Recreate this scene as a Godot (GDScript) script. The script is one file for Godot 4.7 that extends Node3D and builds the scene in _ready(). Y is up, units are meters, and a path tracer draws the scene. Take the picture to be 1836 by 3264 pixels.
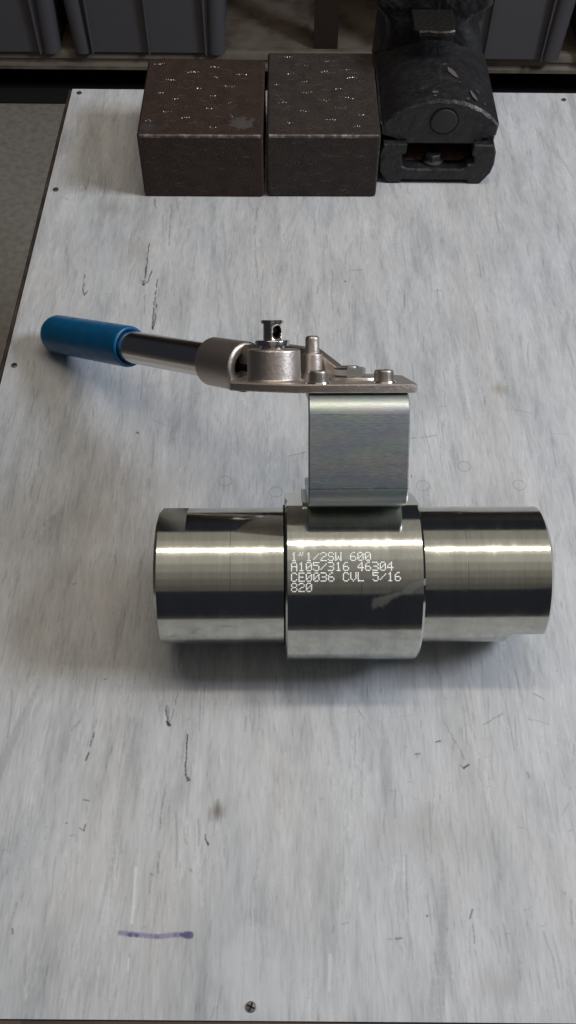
extends Node3D
# A ball valve with a blue-gripped lever lying on a worn workbench, two steel blocks and a vise behind it, bins on a low rack beyond.

var rng := RandomNumberGenerator.new()
var M := {}

# ------------------------------------------------------------------ nodes
func numbered(called: String, parent: Node) -> String:
	if not parent.has_node(NodePath(called)):
		return called
	var k := 1
	while parent.has_node(NodePath("%s_%03d" % [called, k])):
		k += 1
	return "%s_%03d" % [called, k]

func tag(o: Node, label: String, category: String, group := "") -> Node:
	o.set_meta("label", label)
	o.set_meta("category", category)
	if group != "":
		o.set_meta("group", group)
	return o

func thing(called: String, label: String, category: String, at := Vector3.ZERO, group := "") -> Node3D:
	var o := Node3D.new()
	o.name = numbered(called, self)
	add_child(o, true)
	o.position = at
	tag(o, label, category, group)
	return o

func part(called: String, st: SurfaceTool, mat: Material, parent: Node = self) -> MeshInstance3D:
	var o := MeshInstance3D.new()
	o.name = numbered(called, parent)
	o.mesh = st.commit()
	o.material_override = mat
	parent.add_child(o, true)
	return o

func struct(called: String, st: SurfaceTool, mat: Material) -> MeshInstance3D:
	var o := part(called, st, mat)
	o.set_meta("kind", "structure")
	return o

# ------------------------------------------------------------------ mesh tools
func mb() -> SurfaceTool:
	var st := SurfaceTool.new()
	st.begin(Mesh.PRIMITIVE_TRIANGLES)
	return st

func vtx(st: SurfaceTool, p: Vector3, n: Vector3, uv: Vector2) -> void:
	st.set_normal(n)
	st.set_uv(uv)
	st.add_vertex(p)

func tri(st: SurfaceTool, a: Vector3, b: Vector3, c: Vector3, na: Vector3, nb: Vector3, nc: Vector3, ua := Vector2.ZERO, ub := Vector2.ZERO, uc := Vector2.ZERO) -> void:
	var g := (b - a).cross(c - a)
	if g.length_squared() < 1e-22:
		return
	if g.dot(na + nb + nc) > 0.0:
		vtx(st, a, na, ua); vtx(st, c, nc, uc); vtx(st, b, nb, ub)
	else:
		vtx(st, a, na, ua); vtx(st, b, nb, ub); vtx(st, c, nc, uc)

func quad(st: SurfaceTool, p: Array, n: Array, u: Array) -> void:
	tri(st, p[0], p[1], p[2], n[0], n[1], n[2], u[0], u[1], u[2])
	tri(st, p[0], p[2], p[3], n[0], n[2], n[3], u[0], u[2], u[3])

func flat_quad(st: SurfaceTool, a: Vector3, b: Vector3, c: Vector3, d: Vector3, n: Vector3, ua := Vector2(0, 0), ub := Vector2(1, 0), uc := Vector2(1, 1), ud := Vector2(0, 1)) -> void:
	quad(st, [a, b, c, d], [n, n, n, n], [ua, ub, uc, ud])

# surface of revolution: prof = [[radius, height], ...] along d from o; corners up to 40 degrees are smoothed
func lathe(st: SurfaceTool, o: Vector3, d: Vector3, prof: Array, seg := 40) -> void:
	d = d.normalized()
	var e1 := d.cross(Vector3.RIGHT if absf(d.x) < 0.8 else Vector3.UP).normalized()
	var e2 := d.cross(e1)
	var sn := []
	var total := 0.0
	var vs := [0.0]
	for i in prof.size() - 1:
		var t := Vector2(prof[i + 1][0] - prof[i][0], prof[i + 1][1] - prof[i][1])
		total += t.length()
		vs.append(total)
		t = t.normalized() if t.length() > 1e-9 else Vector2(0, 1)
		sn.append(Vector2(t.y, -t.x))
	for i in sn.size():
		var n0: Vector2 = sn[i]
		var n1: Vector2 = sn[i]
		if i > 0 and n0.dot(sn[i - 1]) > 0.76:
			n0 = (n0 + sn[i - 1]).normalized()
		if i < sn.size() - 1 and n1.dot(sn[i + 1]) > 0.76:
			n1 = (n1 + sn[i + 1]).normalized()
		for k in seg:
			var a0 := TAU * k / seg
			var a1 := TAU * (k + 1) / seg
			var r0 := e1 * cos(a0) + e2 * sin(a0)
			var r1 := e1 * cos(a1) + e2 * sin(a1)
			quad(st, [o + r0 * prof[i][0] + d * prof[i][1], o + r1 * prof[i][0] + d * prof[i][1], o + r1 * prof[i + 1][0] + d * prof[i + 1][1], o + r0 * prof[i + 1][0] + d * prof[i + 1][1]],
				[r0 * n0.x + d * n0.y, r1 * n0.x + d * n0.y, r1 * n1.x + d * n1.y, r0 * n1.x + d * n1.y],
				[Vector2(float(k) / seg, vs[i] / total), Vector2(float(k + 1) / seg, vs[i] / total), Vector2(float(k + 1) / seg, vs[i + 1] / total), Vector2(float(k) / seg, vs[i + 1] / total)])

# rounds the corners of a profile; each point [r, h, radius]
func rounded(pts: Array, steps := 5) -> Array:
	var out := []
	for i in pts.size():
		var p := Vector2(pts[i][0], pts[i][1])
		var rad: float = pts[i][2] if pts[i].size() > 2 else 0.0
		if rad <= 0.0 or i == 0 or i == pts.size() - 1:
			out.append([p.x, p.y])
			continue
		var a := Vector2(pts[i - 1][0], pts[i - 1][1])
		var b := Vector2(pts[i + 1][0], pts[i + 1][1])
		var da := (a - p).normalized()
		var db := (b - p).normalized()
		var half := acos(clampf(da.dot(db), -1, 1)) / 2.0
		var back := rad / tan(half)
		var c := p + (da + db).normalized() * (rad / sin(half))
		var s := p + da * back - c
		var e := p + db * back - c
		for k in steps + 1:
			var q := c + s.slerp(e, float(k) / steps)
			out.append([q.x, q.y])
	return out

# polygon (in the plane of ax, ay at o) extruded by depth along az, its rim chamfered by bev on both sides
func inset(poly: Array, by: float) -> Array:
	var area := 0.0
	for i in poly.size():
		area += poly[i].cross(poly[(i + 1) % poly.size()])
	var s := signf(area)
	var out := []
	for i in poly.size():
		var p: Vector2 = poly[i]
		var d0: Vector2 = (p - poly[i - 1]).normalized()
		var d1: Vector2 = (poly[(i + 1) % poly.size()] - p).normalized()
		var n0 := Vector2(-d0.y, d0.x) * s
		var n1 := Vector2(-d1.y, d1.x) * s
		var m := n0 + n1
		out.append(p + m * (by / maxf(0.3, 1.0 + n0.dot(n1))))
	return out

func prism(st: SurfaceTool, poly: Array, o: Vector3, ax: Vector3, ay: Vector3, az: Vector3, depth: float, bev := 0.0, uvs := 1.0) -> void:
	var n := poly.size()
	var area := 0.0
	for i in n:
		area += poly[i].cross(poly[(i + 1) % n])
	var s := signf(area)
	var small := inset(poly, bev) if bev > 0.0 else poly
	var rings := [[small, 0.0], [poly, bev], [poly, depth - bev], [small, depth]] if bev > 0.0 else [[poly, 0.0], [poly, depth]]
	var wn := []
	for i in n:
		var d: Vector2 = (poly[(i + 1) % n] - poly[i]).normalized()
		wn.append(Vector2(d.y, -d.x) * s)
	var run := 0.0
	for i in n:
		var j := (i + 1) % n
		var length: float = (poly[j] - poly[i]).length()
		var na: Vector2 = wn[i]
		var nb: Vector2 = wn[i]
		if na.dot(wn[i - 1]) > 0.8:
			na = (na + wn[i - 1]).normalized()
		if nb.dot(wn[j]) > 0.8:
			nb = (nb + wn[j]).normalized()
		for k in rings.size() - 1:
			var tilt := 0.0
			if bev > 0.0:
				tilt = [-1.0, 0.0, 1.0][k]
			var n3a := (ax * na.x + ay * na.y + az * tilt).normalized()
			var n3b := (ax * nb.x + ay * nb.y + az * tilt).normalized()
			var q := []
			for g in [[k, i], [k, j], [k + 1, j], [k + 1, i]]:
				var v: Vector2 = rings[g[0]][0][g[1]]
				q.append(o + ax * v.x + ay * v.y + az * rings[g[0]][1])
			quad(st, q, [n3a, n3b, n3b, n3a], [Vector2(run, rings[k][1]) * uvs, Vector2(run + length, rings[k][1]) * uvs, Vector2(run + length, rings[k + 1][1]) * uvs, Vector2(run, rings[k + 1][1]) * uvs])
		run += length
	var idx := Geometry2D.triangulate_polygon(PackedVector2Array(small))
	for cap in [[0.0, -1.0], [depth, 1.0]]:
		for t in idx.size() / 3:
			var q := []
			for k in 3:
				q.append(small[idx[t * 3 + k]])
			var nn: Vector3 = az * cap[1]
			var p3 := []
			for v in q:
				p3.append(o + ax * v.x + ay * v.y + az * cap[0])
			tri(st, p3[0], p3[1], p3[2], nn, nn, nn, q[0] * uvs, q[1] * uvs, q[2] * uvs)

func rect(x0: float, y0: float, x1: float, y1: float, r := 0.0, steps := 4) -> Array:
	if r <= 0.0:
		return [Vector2(x0, y0), Vector2(x1, y0), Vector2(x1, y1), Vector2(x0, y1)]
	var out := []
	for c in [[x1 - r, y0 + r, -90], [x1 - r, y1 - r, 0], [x0 + r, y1 - r, 90], [x0 + r, y0 + r, 180]]:
		for k in steps + 1:
			var a := deg_to_rad(c[2] + 90.0 * k / steps)
			out.append(Vector2(c[0] + r * cos(a), c[1] + r * sin(a)))
	return out

func box(st: SurfaceTool, lo: Vector3, hi: Vector3, bev := 0.0) -> void:
	prism(st, rect(lo.x, -hi.z, hi.x, -lo.z), Vector3(0, lo.y, 0), Vector3.RIGHT, Vector3.FORWARD, Vector3.UP, hi.y - lo.y, bev)

# skin through rounded rectangles at rising heights: rows = [h, x0, x1, z0, z1, r]
func loft(st: SurfaceTool, rows: Array, steps := 5, cap_low := true, cap_high := true, inward := false) -> void:
	var rings := []
	for w in rows:
		var ring := []
		for v in rect(w[1], w[3], w[2], w[4], w[5], steps):
			ring.append(Vector3(v.x, w[0], v.y))
		rings.append(ring)
	var n: int = rings[0].size()
	var m := rings.size()
	var nor := []
	for i in m:
		var line := []
		for k in n:
			var along: Vector3 = rings[mini(i + 1, m - 1)][k] - rings[maxi(i - 1, 0)][k]
			var round: Vector3 = rings[i][(k + 1) % n] - rings[i][k - 1]
			var v := round.cross(along).normalized()
			var c := Vector3((rows[i][1] + rows[i][2]) / 2, rings[i][k].y, (rows[i][3] + rows[i][4]) / 2)
			if v.dot(rings[i][k] - c) < 0.0:
				v = -v
			line.append(-v if inward else v)
		nor.append(line)
	for i in m - 1:
		for k in n:
			var j := (k + 1) % n
			quad(st, [rings[i][k], rings[i][j], rings[i + 1][j], rings[i + 1][k]], [nor[i][k], nor[i][j], nor[i + 1][j], nor[i + 1][k]],
				[Vector2(float(k) / n, float(i) / m), Vector2(float(k + 1) / n, float(i) / m), Vector2(float(k + 1) / n, float(i + 1) / m), Vector2(float(k) / n, float(i + 1) / m)])
	for cap in [[cap_low, 0, -1.0], [cap_high, m - 1, 1.0]]:
		if cap[0]:
			var up := Vector3(0, cap[2], 0)
			var ring: Array = rings[cap[1]]
			for k in n - 2:
				tri(st, ring[0], ring[k + 1], ring[k + 2], up, up, up, Vector2(ring[0].x, ring[0].z), Vector2(ring[k + 1].x, ring[k + 1].z), Vector2(ring[k + 2].x, ring[k + 2].z))

# turned bar along X with a milled flat: rows = [x, radius, depth of the flat from the axis (large = none)]; the flat faces angle fa (from +y towards -z), spanning +-half
func turned(st: SurfaceTool, rows: Array, fa: float, half: float, seg := 120) -> void:
	var th := []
	for k in seg + 1:
		th.append([fa + half + (TAU - 2.0 * half) * k / seg, false])
	var m := 10
	for k in range(1, m + 1):
		th.append([fa - half + TAU + 2.0 * half * k / m, true])
	var x0: float = rows[0][0]
	var x1: float = x0
	for r in rows:
		x0 = minf(x0, r[0]); x1 = maxf(x1, r[0])
	var fn := Vector3(0, cos(fa), -sin(fa))
	for i in rows.size() - 1:
		var a: Array = rows[i]
		var b: Array = rows[i + 1]
		var dx: float = b[0] - a[0]
		var dr: float = b[1] - a[1]
		var len2 := Vector2(dx, dr).length()
		for k in th.size() - 1:
			var in_flat: bool = th[k + 1][1]
			var q := []
			var nn := []
			var uu := []
			for g in [[a, k], [a, k + 1], [b, k + 1], [b, k]]:
				var t: float = th[g[1]][0]
				var radial := Vector3(0, cos(t), -sin(t))
				var r: float = g[0][1]
				if in_flat or (g[1] > 0 and th[g[1]][1]):
					r = minf(r, g[0][2] / maxf(0.05, cos(t - fa)))
				q.append(Vector3(g[0][0], 0, 0) + radial * r)
				var nrm := radial
				if in_flat and a[2] < a[1] and b[2] < b[1]:
					nrm = fn
				elif len2 > 1e-9:
					nrm = (radial * dx - Vector3(dr, 0, 0)).normalized() * (1.0 if dx >= 0.0 else 1.0)
				if in_flat and absf(dx) < 1e-9 and a[2] != b[2]:
					nrm = Vector3(signf(a[2] - b[2]) * -1.0, 0, 0) if a[2] < b[2] else Vector3(1, 0, 0)
				nn.append(nrm)
				uu.append(Vector2(fposmod(th[g[1]][0] - fa - half, TAU + 1e-6) / TAU if g[1] > 0 else 0.0, (g[0][0] - x0) / (x1 - x0)))
			quad(st, q, nn, uu)

# ------------------------------------------------------------------ textures
func fbm(seed_: int, freq: float, octaves := 4, w := 256, h := 256, warp := 0.0, kind := FastNoiseLite.TYPE_SIMPLEX_SMOOTH) -> Image:
	var n := FastNoiseLite.new()
	n.seed = seed_
	n.noise_type = kind
	n.frequency = freq
	n.fractal_type = FastNoiseLite.FRACTAL_FBM
	n.fractal_octaves = octaves
	if warp > 0.0:
		n.domain_warp_enabled = true
		n.domain_warp_amplitude = warp
		n.domain_warp_frequency = freq * 0.7
	return n.get_image(w, h, false, false, true)

func bytes(img: Image, w: int, h: int) -> PackedByteArray:
	img.convert(Image.FORMAT_L8)
	if img.get_width() != w or img.get_height() != h:
		img.resize(w, h, Image.INTERPOLATE_CUBIC)
	return img.get_data()

func noise_tex(seed_: int, freq: float, ramp: Array, octaves := 5, size := 512, warp := 0.0, w := 0) -> Texture2D:
	var img := fbm(seed_, freq, octaves, size if w == 0 else w, size, warp)
	var d := bytes(img, size, size)
	var lut := PackedByteArray()
	for i in 256:
		var t := i / 255.0
		var c: Color = ramp[0][1]
		for k in ramp.size() - 1:
			if t >= ramp[k][0]:
				c = ramp[k][1].lerp(ramp[k + 1][1], clampf((t - ramp[k][0]) / maxf(1e-4, ramp[k + 1][0] - ramp[k][0]), 0, 1))
		lut.append(int(clampf(c.r, 0, 1) * 255)); lut.append(int(clampf(c.g, 0, 1) * 255)); lut.append(int(clampf(c.b, 0, 1) * 255))
	var out := PackedByteArray()
	out.resize(size * size * 3)
	for i in size * size:
		var v := d[i] * 3
		out[i * 3] = lut[v]; out[i * 3 + 1] = lut[v + 1]; out[i * 3 + 2] = lut[v + 2]
	return tex(Image.create_from_data(size, size, false, Image.FORMAT_RGB8, out))

func tex(img: Image) -> ImageTexture:
	img.generate_mipmaps()
	return ImageTexture.create_from_image(img)

func grey(v: float) -> Color:
	return Color(v, v, v)

func lin(r: float, g: float, b: float) -> Color:
	return Color(r, g, b).linear_to_srgb()

func mat(color: Color, rough: float, metal := 0.0) -> StandardMaterial3D:
	var m := StandardMaterial3D.new()
	m.albedo_color = color
	m.roughness = rough
	m.metallic = metal
	return m

# soft stroke drawn into an RGB buffer (w x h), blending towards col
func stroke(buf: PackedByteArray, w: int, h: int, pts: Array, rad: float, col: Color, dark: float, ragged := 0.0) -> void:
	for i in range(0, pts.size() - 1):
		var a: Vector2 = pts[i]
		var b: Vector2 = pts[i + 1]
		var lo := a.min(b) - Vector2.ONE * (rad + 2.0)
		var hi := a.max(b) + Vector2.ONE * (rad + 2.0)
		var ab := b - a
		var l2 := maxf(ab.length_squared(), 1e-6)
		for y in range(maxi(0, int(lo.y)), mini(h, int(hi.y) + 1)):
			for x in range(maxi(0, int(lo.x)), mini(w, int(hi.x) + 1)):
				var p := Vector2(x + 0.5, y + 0.5)
				var t := clampf((p - a).dot(ab) / l2, 0, 1)
				var dist := p.distance_to(a + ab * t)
				var k := clampf((rad + 0.7 - dist) / 1.4, 0, 1) * dark
				if k <= 0.0:
					continue
				if ragged > 0.0:
					k *= 1.0 - ragged * rng.randf()
				var o := (y * w + x) * 3
				buf[o] = int(lerpf(buf[o], col.r * 255.0, k))
				buf[o + 1] = int(lerpf(buf[o + 1], col.g * 255.0, k))
				buf[o + 2] = int(lerpf(buf[o + 2], col.b * 255.0, k))

func ink(buf: PackedByteArray, w: int, h: int, pts: Array, rad: float, col: Color, dark: float) -> void:
	for i in pts.size() - 1:
		var a: Vector2 = pts[i]
		var b: Vector2 = pts[i + 1]
		var n := maxi(1, int(a.distance_to(b) / 5.0))
		var prev := a
		for k in n:
			var next := a.lerp(b, (k + 1.0) / n) + Vector2(rng.randf_range(-0.9, 0.9), rng.randf_range(-0.6, 0.6))
			if rng.randf() > 0.1:
				stroke(buf, w, h, [prev, next], rad * rng.randf_range(0.55, 1.25), col, dark * rng.randf_range(0.5, 1.0), 0.35)
			prev = next

func blot(buf: PackedByteArray, w: int, h: int, c: Vector2, rx: float, ry: float, col: Color, dark: float, shape: PackedByteArray, hard := 1.0) -> void:
	for y in range(maxi(0, int(c.y - ry)), mini(h, int(c.y + ry) + 1)):
		for x in range(maxi(0, int(c.x - rx)), mini(w, int(c.x + rx) + 1)):
			var q := Vector2((x - c.x) / rx, (y - c.y) / ry).length()
			var n: float = shape[(y * 3 % h) * w + (x * 3 % w)] / 255.0
			var k := clampf((1.0 - q + (n - 0.5) * 0.9) * hard, 0, 1) * dark
			if k <= 0.0:
				continue
			var o := (y * w + x) * 3
			buf[o] = int(lerpf(buf[o], col.r * 255.0, k))
			buf[o + 1] = int(lerpf(buf[o + 1], col.g * 255.0, k))
			buf[o + 2] = int(lerpf(buf[o + 2], col.b * 255.0, k))

# ------------------------------------------------------------------ the scene
func _ready() -> void:
	rng.seed = 7
	camera_and_light()
	make_materials()
	the_floor()
	workbench()
	storage_rack()
	shade_strip()
	bins()
	vise()
	steel_blocks()
	ball_valve()

func camera_and_light() -> void:
	var cam := Camera3D.new()
	cam.name = "camera"
	cam.fov = rad_to_deg(2.0 * atan(1632.0 / 3050.0))
	cam.near = 0.05
	cam.far = 60.0
	var b := Basis(Vector3.UP, deg_to_rad(-0.1)) * Basis(Vector3.RIGHT, deg_to_rad(-54.7)) * Basis(Vector3.BACK, deg_to_rad(0.57))
	cam.transform = Transform3D(b, Vector3(-0.036, 0.536, 0.297))
	add_child(cam)
	cam.current = true
	var env := Environment.new()
	env.background_mode = Environment.BG_COLOR
	env.background_color = lin(0.024, 0.027, 0.036)
	env.tonemap_mode = Environment.TONE_MAPPER_LINEAR
	env.tonemap_exposure = 0.86
	env.sdfgi_enabled = true
	env.ssao_enabled = true
	env.ssil_enabled = true
	var we := WorldEnvironment.new()
	we.name = "surroundings"
	we.environment = env
	add_child(we)
	# unseen panels added for the pale ceiling's reflection: brightest overhead, dimmer front and rear
	for q in [[-1.9, -0.95, 0.10, "rearmost added ceiling fill panel, over the rack"], [-0.95, -0.55, 0.15, "added ceiling fill panel behind the hanging batten lamp"], [-0.55, -0.05, 0.25, "brightest added ceiling fill panel, straight over the batten lamp"], [-0.05, 0.4, 0.16, "added ceiling fill panel just before the hanging batten lamp"], [0.4, 0.9, 0.10, "added ceiling fill panel over the front edge of the bench"], [0.9, 1.4, 0.06, "added ceiling fill panel just before the front edge of the bench"], [1.4, 2.0, 0.034, "dim added ceiling fill panel before the frontmost one"], [2.0, 2.85, 0.019, "dimmest added ceiling fill panel, frontmost of the row"]]:
		lamp_panel("ceiling_fill", q[3], "fill light", Vector3(0.2, 1.9, (q[0] + q[1]) / 2.0), Basis(Vector3.RIGHT, -PI / 2), Vector2(1.7, q[1] - q[0]), Color(1.0, 0.975, 0.93), q[2], 0.0)
	# fluorescent batten hanging lengthwise over the valve
	lamp_panel("batten_lamp", "long white batten lamp hanging over the workbench", "lamp", Vector3(0.1, 1.55, -0.27), Basis(Vector3.RIGHT, -PI / 2), Vector2(1.7, 0.09), Color(1.0, 0.945, 0.86), 5.6)
	# the bluish window beyond the bench's long side
	lamp_panel("window", "bright window beside the workbench", "window", Vector3(1.62, 1.38, -0.1), Basis(Vector3.UP, PI / 2) * Basis(Vector3.RIGHT, deg_to_rad(-35)), Vector2(0.62, 0.5), Color(0.92, 0.955, 1.0), 12.5)

# a glowing panel with its frame, and a light of the same size just in front of it
func lamp_panel(called: String, label: String, category: String, at: Vector3, turn: Basis, size: Vector2, color: Color, energy: float, rim := 0.012) -> void:
	var o := thing(called, label, category, at)
	o.basis = turn
	var st := mb()
	prism(st, rect(-size.x / 2, -size.y / 2, size.x / 2, size.y / 2), Vector3(0, 0, 0.004), Vector3.RIGHT, Vector3.UP, Vector3.BACK, 0.01)
	var m := mat(color * 0.3, 0.8)
	m.emission_enabled = true
	m.emission = color
	m.emission_energy_multiplier = 0.06
	part("glowing_face", st, m, o)
	if rim > 0.0:
		panel_frame(o, size, rim)
	var l := AreaLight3D.new()
	l.name = "light"
	l.area_size = size
	l.area_normalize_energy = false
	l.light_color = color
	l.light_energy = energy
	l.area_range = 12.0
	l.shadow_enabled = true
	o.add_child(l)

func panel_frame(o: Node3D, size: Vector2, r: float) -> void:
	var st := mb()
	for q in [[-size.x / 2 - r, -size.y / 2 - r, size.x / 2 + r, -size.y / 2], [-size.x / 2 - r, size.y / 2, size.x / 2 + r, size.y / 2 + r], [-size.x / 2 - r, -size.y / 2, -size.x / 2, size.y / 2], [size.x / 2, -size.y / 2, size.x / 2 + r, size.y / 2]]:
		prism(st, rect(q[0], q[1], q[2], q[3]), Vector3(0, 0, 0.002), Vector3.RIGHT, Vector3.UP, Vector3.BACK, 0.03)
	part("frame", st, mat(grey(0.6), 0.6), o)


func make_materials() -> void:
	# bright zinc plate on turned steel: fine rings round the bar
	var rings := tex(ring_image(21, 512, 512, 212, 10))
	var z := mat(Color(0.93, 0.93, 0.89), 1.0, 1.0)
	z.albedo_texture = rings
	z.roughness_texture = tex(ring_image(33, 512, 512, 31, 8))
	M.zinc = z
	# dull chromate zinc of the bracket: grey with faint blue, green and pink
	var br := mat(Color(1, 1, 1), 1.0, 0.9)
	br.albedo_texture = tex(bracket_image(false))
	br.roughness_texture = tex(bracket_image(true))
	M.bracket = br
	# bead-blasted investment casting
	var c := mat(Color(0.76, 0.72, 0.69), 0.47, 1.0)
	c.normal_enabled = true
	c.normal_texture = bump(41, 0.06, 2.2)
	c.normal_scale = 0.35
	c.uv1_triplanar = true
	c.uv1_scale = Vector3.ONE * 22.0
	M.cast = c
	M.polished = mat(Color(0.86, 0.835, 0.81), 0.2, 1.0)
	M.screw = mat(Color(0.76, 0.73, 0.70), 0.38, 1.0)
	M.nut = mat(Color(0.68, 0.68, 0.66), 0.36, 1.0)
	M.bare = mat(Color(0.95, 0.94, 0.91), 0.42, 1.0)
	M.burr = mat(Color(0.82, 0.80, 0.78), 0.45, 0.9)
	M.peened = mat(Color(1.0, 0.995, 0.98), 0.45, 0.3)
	M.dark_bore = mat(Color(0.10, 0.095, 0.09), 0.5, 0.6)
	var g := mat(lin(0.003, 0.105, 0.26), 0.33)
	g.normal_enabled = true
	g.normal_texture = bump(42, 0.05, 1.5)
	g.normal_scale = 0.12
	g.uv1_triplanar = true
	g.uv1_scale = Vector3.ONE * 14.0
	g.albedo_color = Color(1, 1, 1)
	g.albedo_texture = noise_tex(43, 0.02, [[0.0, lin(0.004, 0.085, 0.21)], [0.5, lin(0.003, 0.108, 0.265)], [0.85, lin(0.006, 0.125, 0.295)], [1.0, lin(0.03, 0.17, 0.33)]], 6, 256, 20.0)
	g.roughness = 1.0
	g.roughness_texture = noise_tex(44, 0.03, [[0.0, grey(0.26)], [0.6, grey(0.36)], [1.0, grey(0.52)]], 5, 256)
	M.grip = g
	# black painted cast iron, chipped
	var v := mat(Color(1, 1, 1), 1.0, 0.0)
	v.albedo_texture = noise_tex(11, 0.045, [[0.0, lin(0.008, 0.008, 0.010)], [0.70, lin(0.015, 0.014, 0.015)], [0.86, lin(0.024, 0.022, 0.021)], [0.92, lin(0.06, 0.055, 0.05)], [1.0, lin(0.13, 0.12, 0.11)]], 6, 512, 6.0)
	v.roughness_texture = noise_tex(12, 0.03, [[0.0, grey(0.34)], [1.0, grey(0.62)]], 5, 256)
	v.normal_enabled = true
	v.normal_texture = bump(13, 0.035, 4.0)
	v.normal_scale = 0.6
	v.uv1_triplanar = true
	v.uv1_scale = Vector3.ONE * 7.0
	M.iron = v
	var rust := mat(Color(1, 1, 1), 0.85)
	rust.albedo_texture = noise_tex(14, 0.03, [[0.0, lin(0.12, 0.08, 0.064)], [0.6, lin(0.25, 0.155, 0.11)], [1.0, lin(0.36, 0.24, 0.17)]], 5, 256, 20.0)
	rust.uv1_triplanar = true
	rust.uv1_scale = Vector3.ONE * 12.0
	M.rust = rust
	var worn := mat(Color(0.25, 0.235, 0.23), 0.42, 0.8)
	worn.normal_enabled = true
	worn.normal_texture = bump(15, 0.04, 5.0)
	worn.normal_scale = 0.45
	worn.uv1_triplanar = true
	worn.uv1_scale = Vector3.ONE * 16.0
	M.worn = worn
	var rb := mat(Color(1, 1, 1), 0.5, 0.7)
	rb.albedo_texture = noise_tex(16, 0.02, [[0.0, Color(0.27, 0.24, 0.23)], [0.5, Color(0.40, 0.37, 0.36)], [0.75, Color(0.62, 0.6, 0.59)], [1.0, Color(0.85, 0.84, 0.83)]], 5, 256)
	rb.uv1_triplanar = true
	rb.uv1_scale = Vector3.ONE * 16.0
	M.edge_highlight = rb  # pale worn metal that paints the highlight on the blocks' front top edge
	M.iron_plain = mat(lin(0.022, 0.021, 0.021), 0.6)
	# rack, bins
	var p := mat(Color(1, 1, 1), 0.6)
	p.albedo_texture = noise_tex(17, 0.02, [[0.0, lin(0.09, 0.068, 0.05)], [0.5, lin(0.165, 0.135, 0.105)], [1.0, lin(0.21, 0.18, 0.145)]], 6, 256, 20.0)
	p.uv1_triplanar = true
	p.uv1_scale = Vector3.ONE * 2.5
	M.rack = p
	M.post = mat(lin(0.022, 0.011, 0.007), 0.6)
	var bp := mat(lin(0.09, 0.085, 0.096), 0.5)
	bp.normal_enabled = true
	bp.normal_texture = bump(18, 0.09, 1.5)
	bp.normal_scale = 0.2
	bp.uv1_triplanar = true
	bp.uv1_scale = Vector3.ONE * 6.0
	M.bin = bp
	M.ink = mat(Color(0.03, 0.03, 0.035), 0.6)
	var cf := mat(Color(1, 1, 1), 0.85)
	cf.albedo_texture = noise_tex(19, 0.03, [[0.0, lin(0.12, 0.108, 0.092)], [0.13, lin(0.22, 0.20, 0.172)], [0.5, lin(0.27, 0.247, 0.214)], [0.8, lin(0.30, 0.276, 0.24)], [1.0, lin(0.35, 0.322, 0.282)]], 6, 1024)
	cf.uv1_triplanar = true
	cf.uv1_world_triplanar = true
	cf.uv1_scale = Vector3.ONE * 1.7
	M.concrete = cf
	var db := mat(Color(1, 1, 1), 0.6)
	db.albedo_texture = noise_tex(20, 0.02, [[0.0, lin(0.025, 0.017, 0.013)], [0.5, lin(0.055, 0.036, 0.026)], [1.0, lin(0.10, 0.066, 0.047)]], 5, 256, 10.0, 32)
	db.uv1_triplanar = true
	db.uv1_scale = Vector3.ONE * 6.0
	M.board = db
	M.leg = mat(lin(0.08, 0.08, 0.085), 0.5)

func bump(seed_: int, freq: float, strength: float, size := 256) -> Texture2D:
	var img := fbm(seed_, freq, 4, size, size)
	img.bump_map_to_normal_map(strength)
	return tex(img)

# rows that differ along the height only (turning marks), with a little drift round the bar
func ring_image(seed_: int, w: int, h: int, mid: float, spread: float) -> Image:
	var fine := bytes(fbm(seed_, 0.35, 3, 8, h), w, h)
	var wide := bytes(fbm(seed_ + 1, 0.012, 3, 8, h), w, h)
	var smudge := bytes(fbm(seed_ + 3, 0.012, 3, h * 2, h, 20.0), w, h)
	var drift := bytes(fbm(seed_ + 2, 0.05, 4, w, h), w, h)
	var out := PackedByteArray()
	out.resize(w * h)
	for i in w * h:
		out[i] = int(clampf(mid + spread * ((fine[i] - 128) * 0.5 + (wide[i] - 128) * 0.6 + (drift[i] - 128) * 0.4) / 128.0 + (maxf(0.0, smudge[i] - 150.0) * 0.16 if mid < 100.0 else -maxf(0.0, smudge[i] - 150.0) * 0.06), 0, 255))
	return Image.create_from_data(w, h, false, Image.FORMAT_L8, out)

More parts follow.
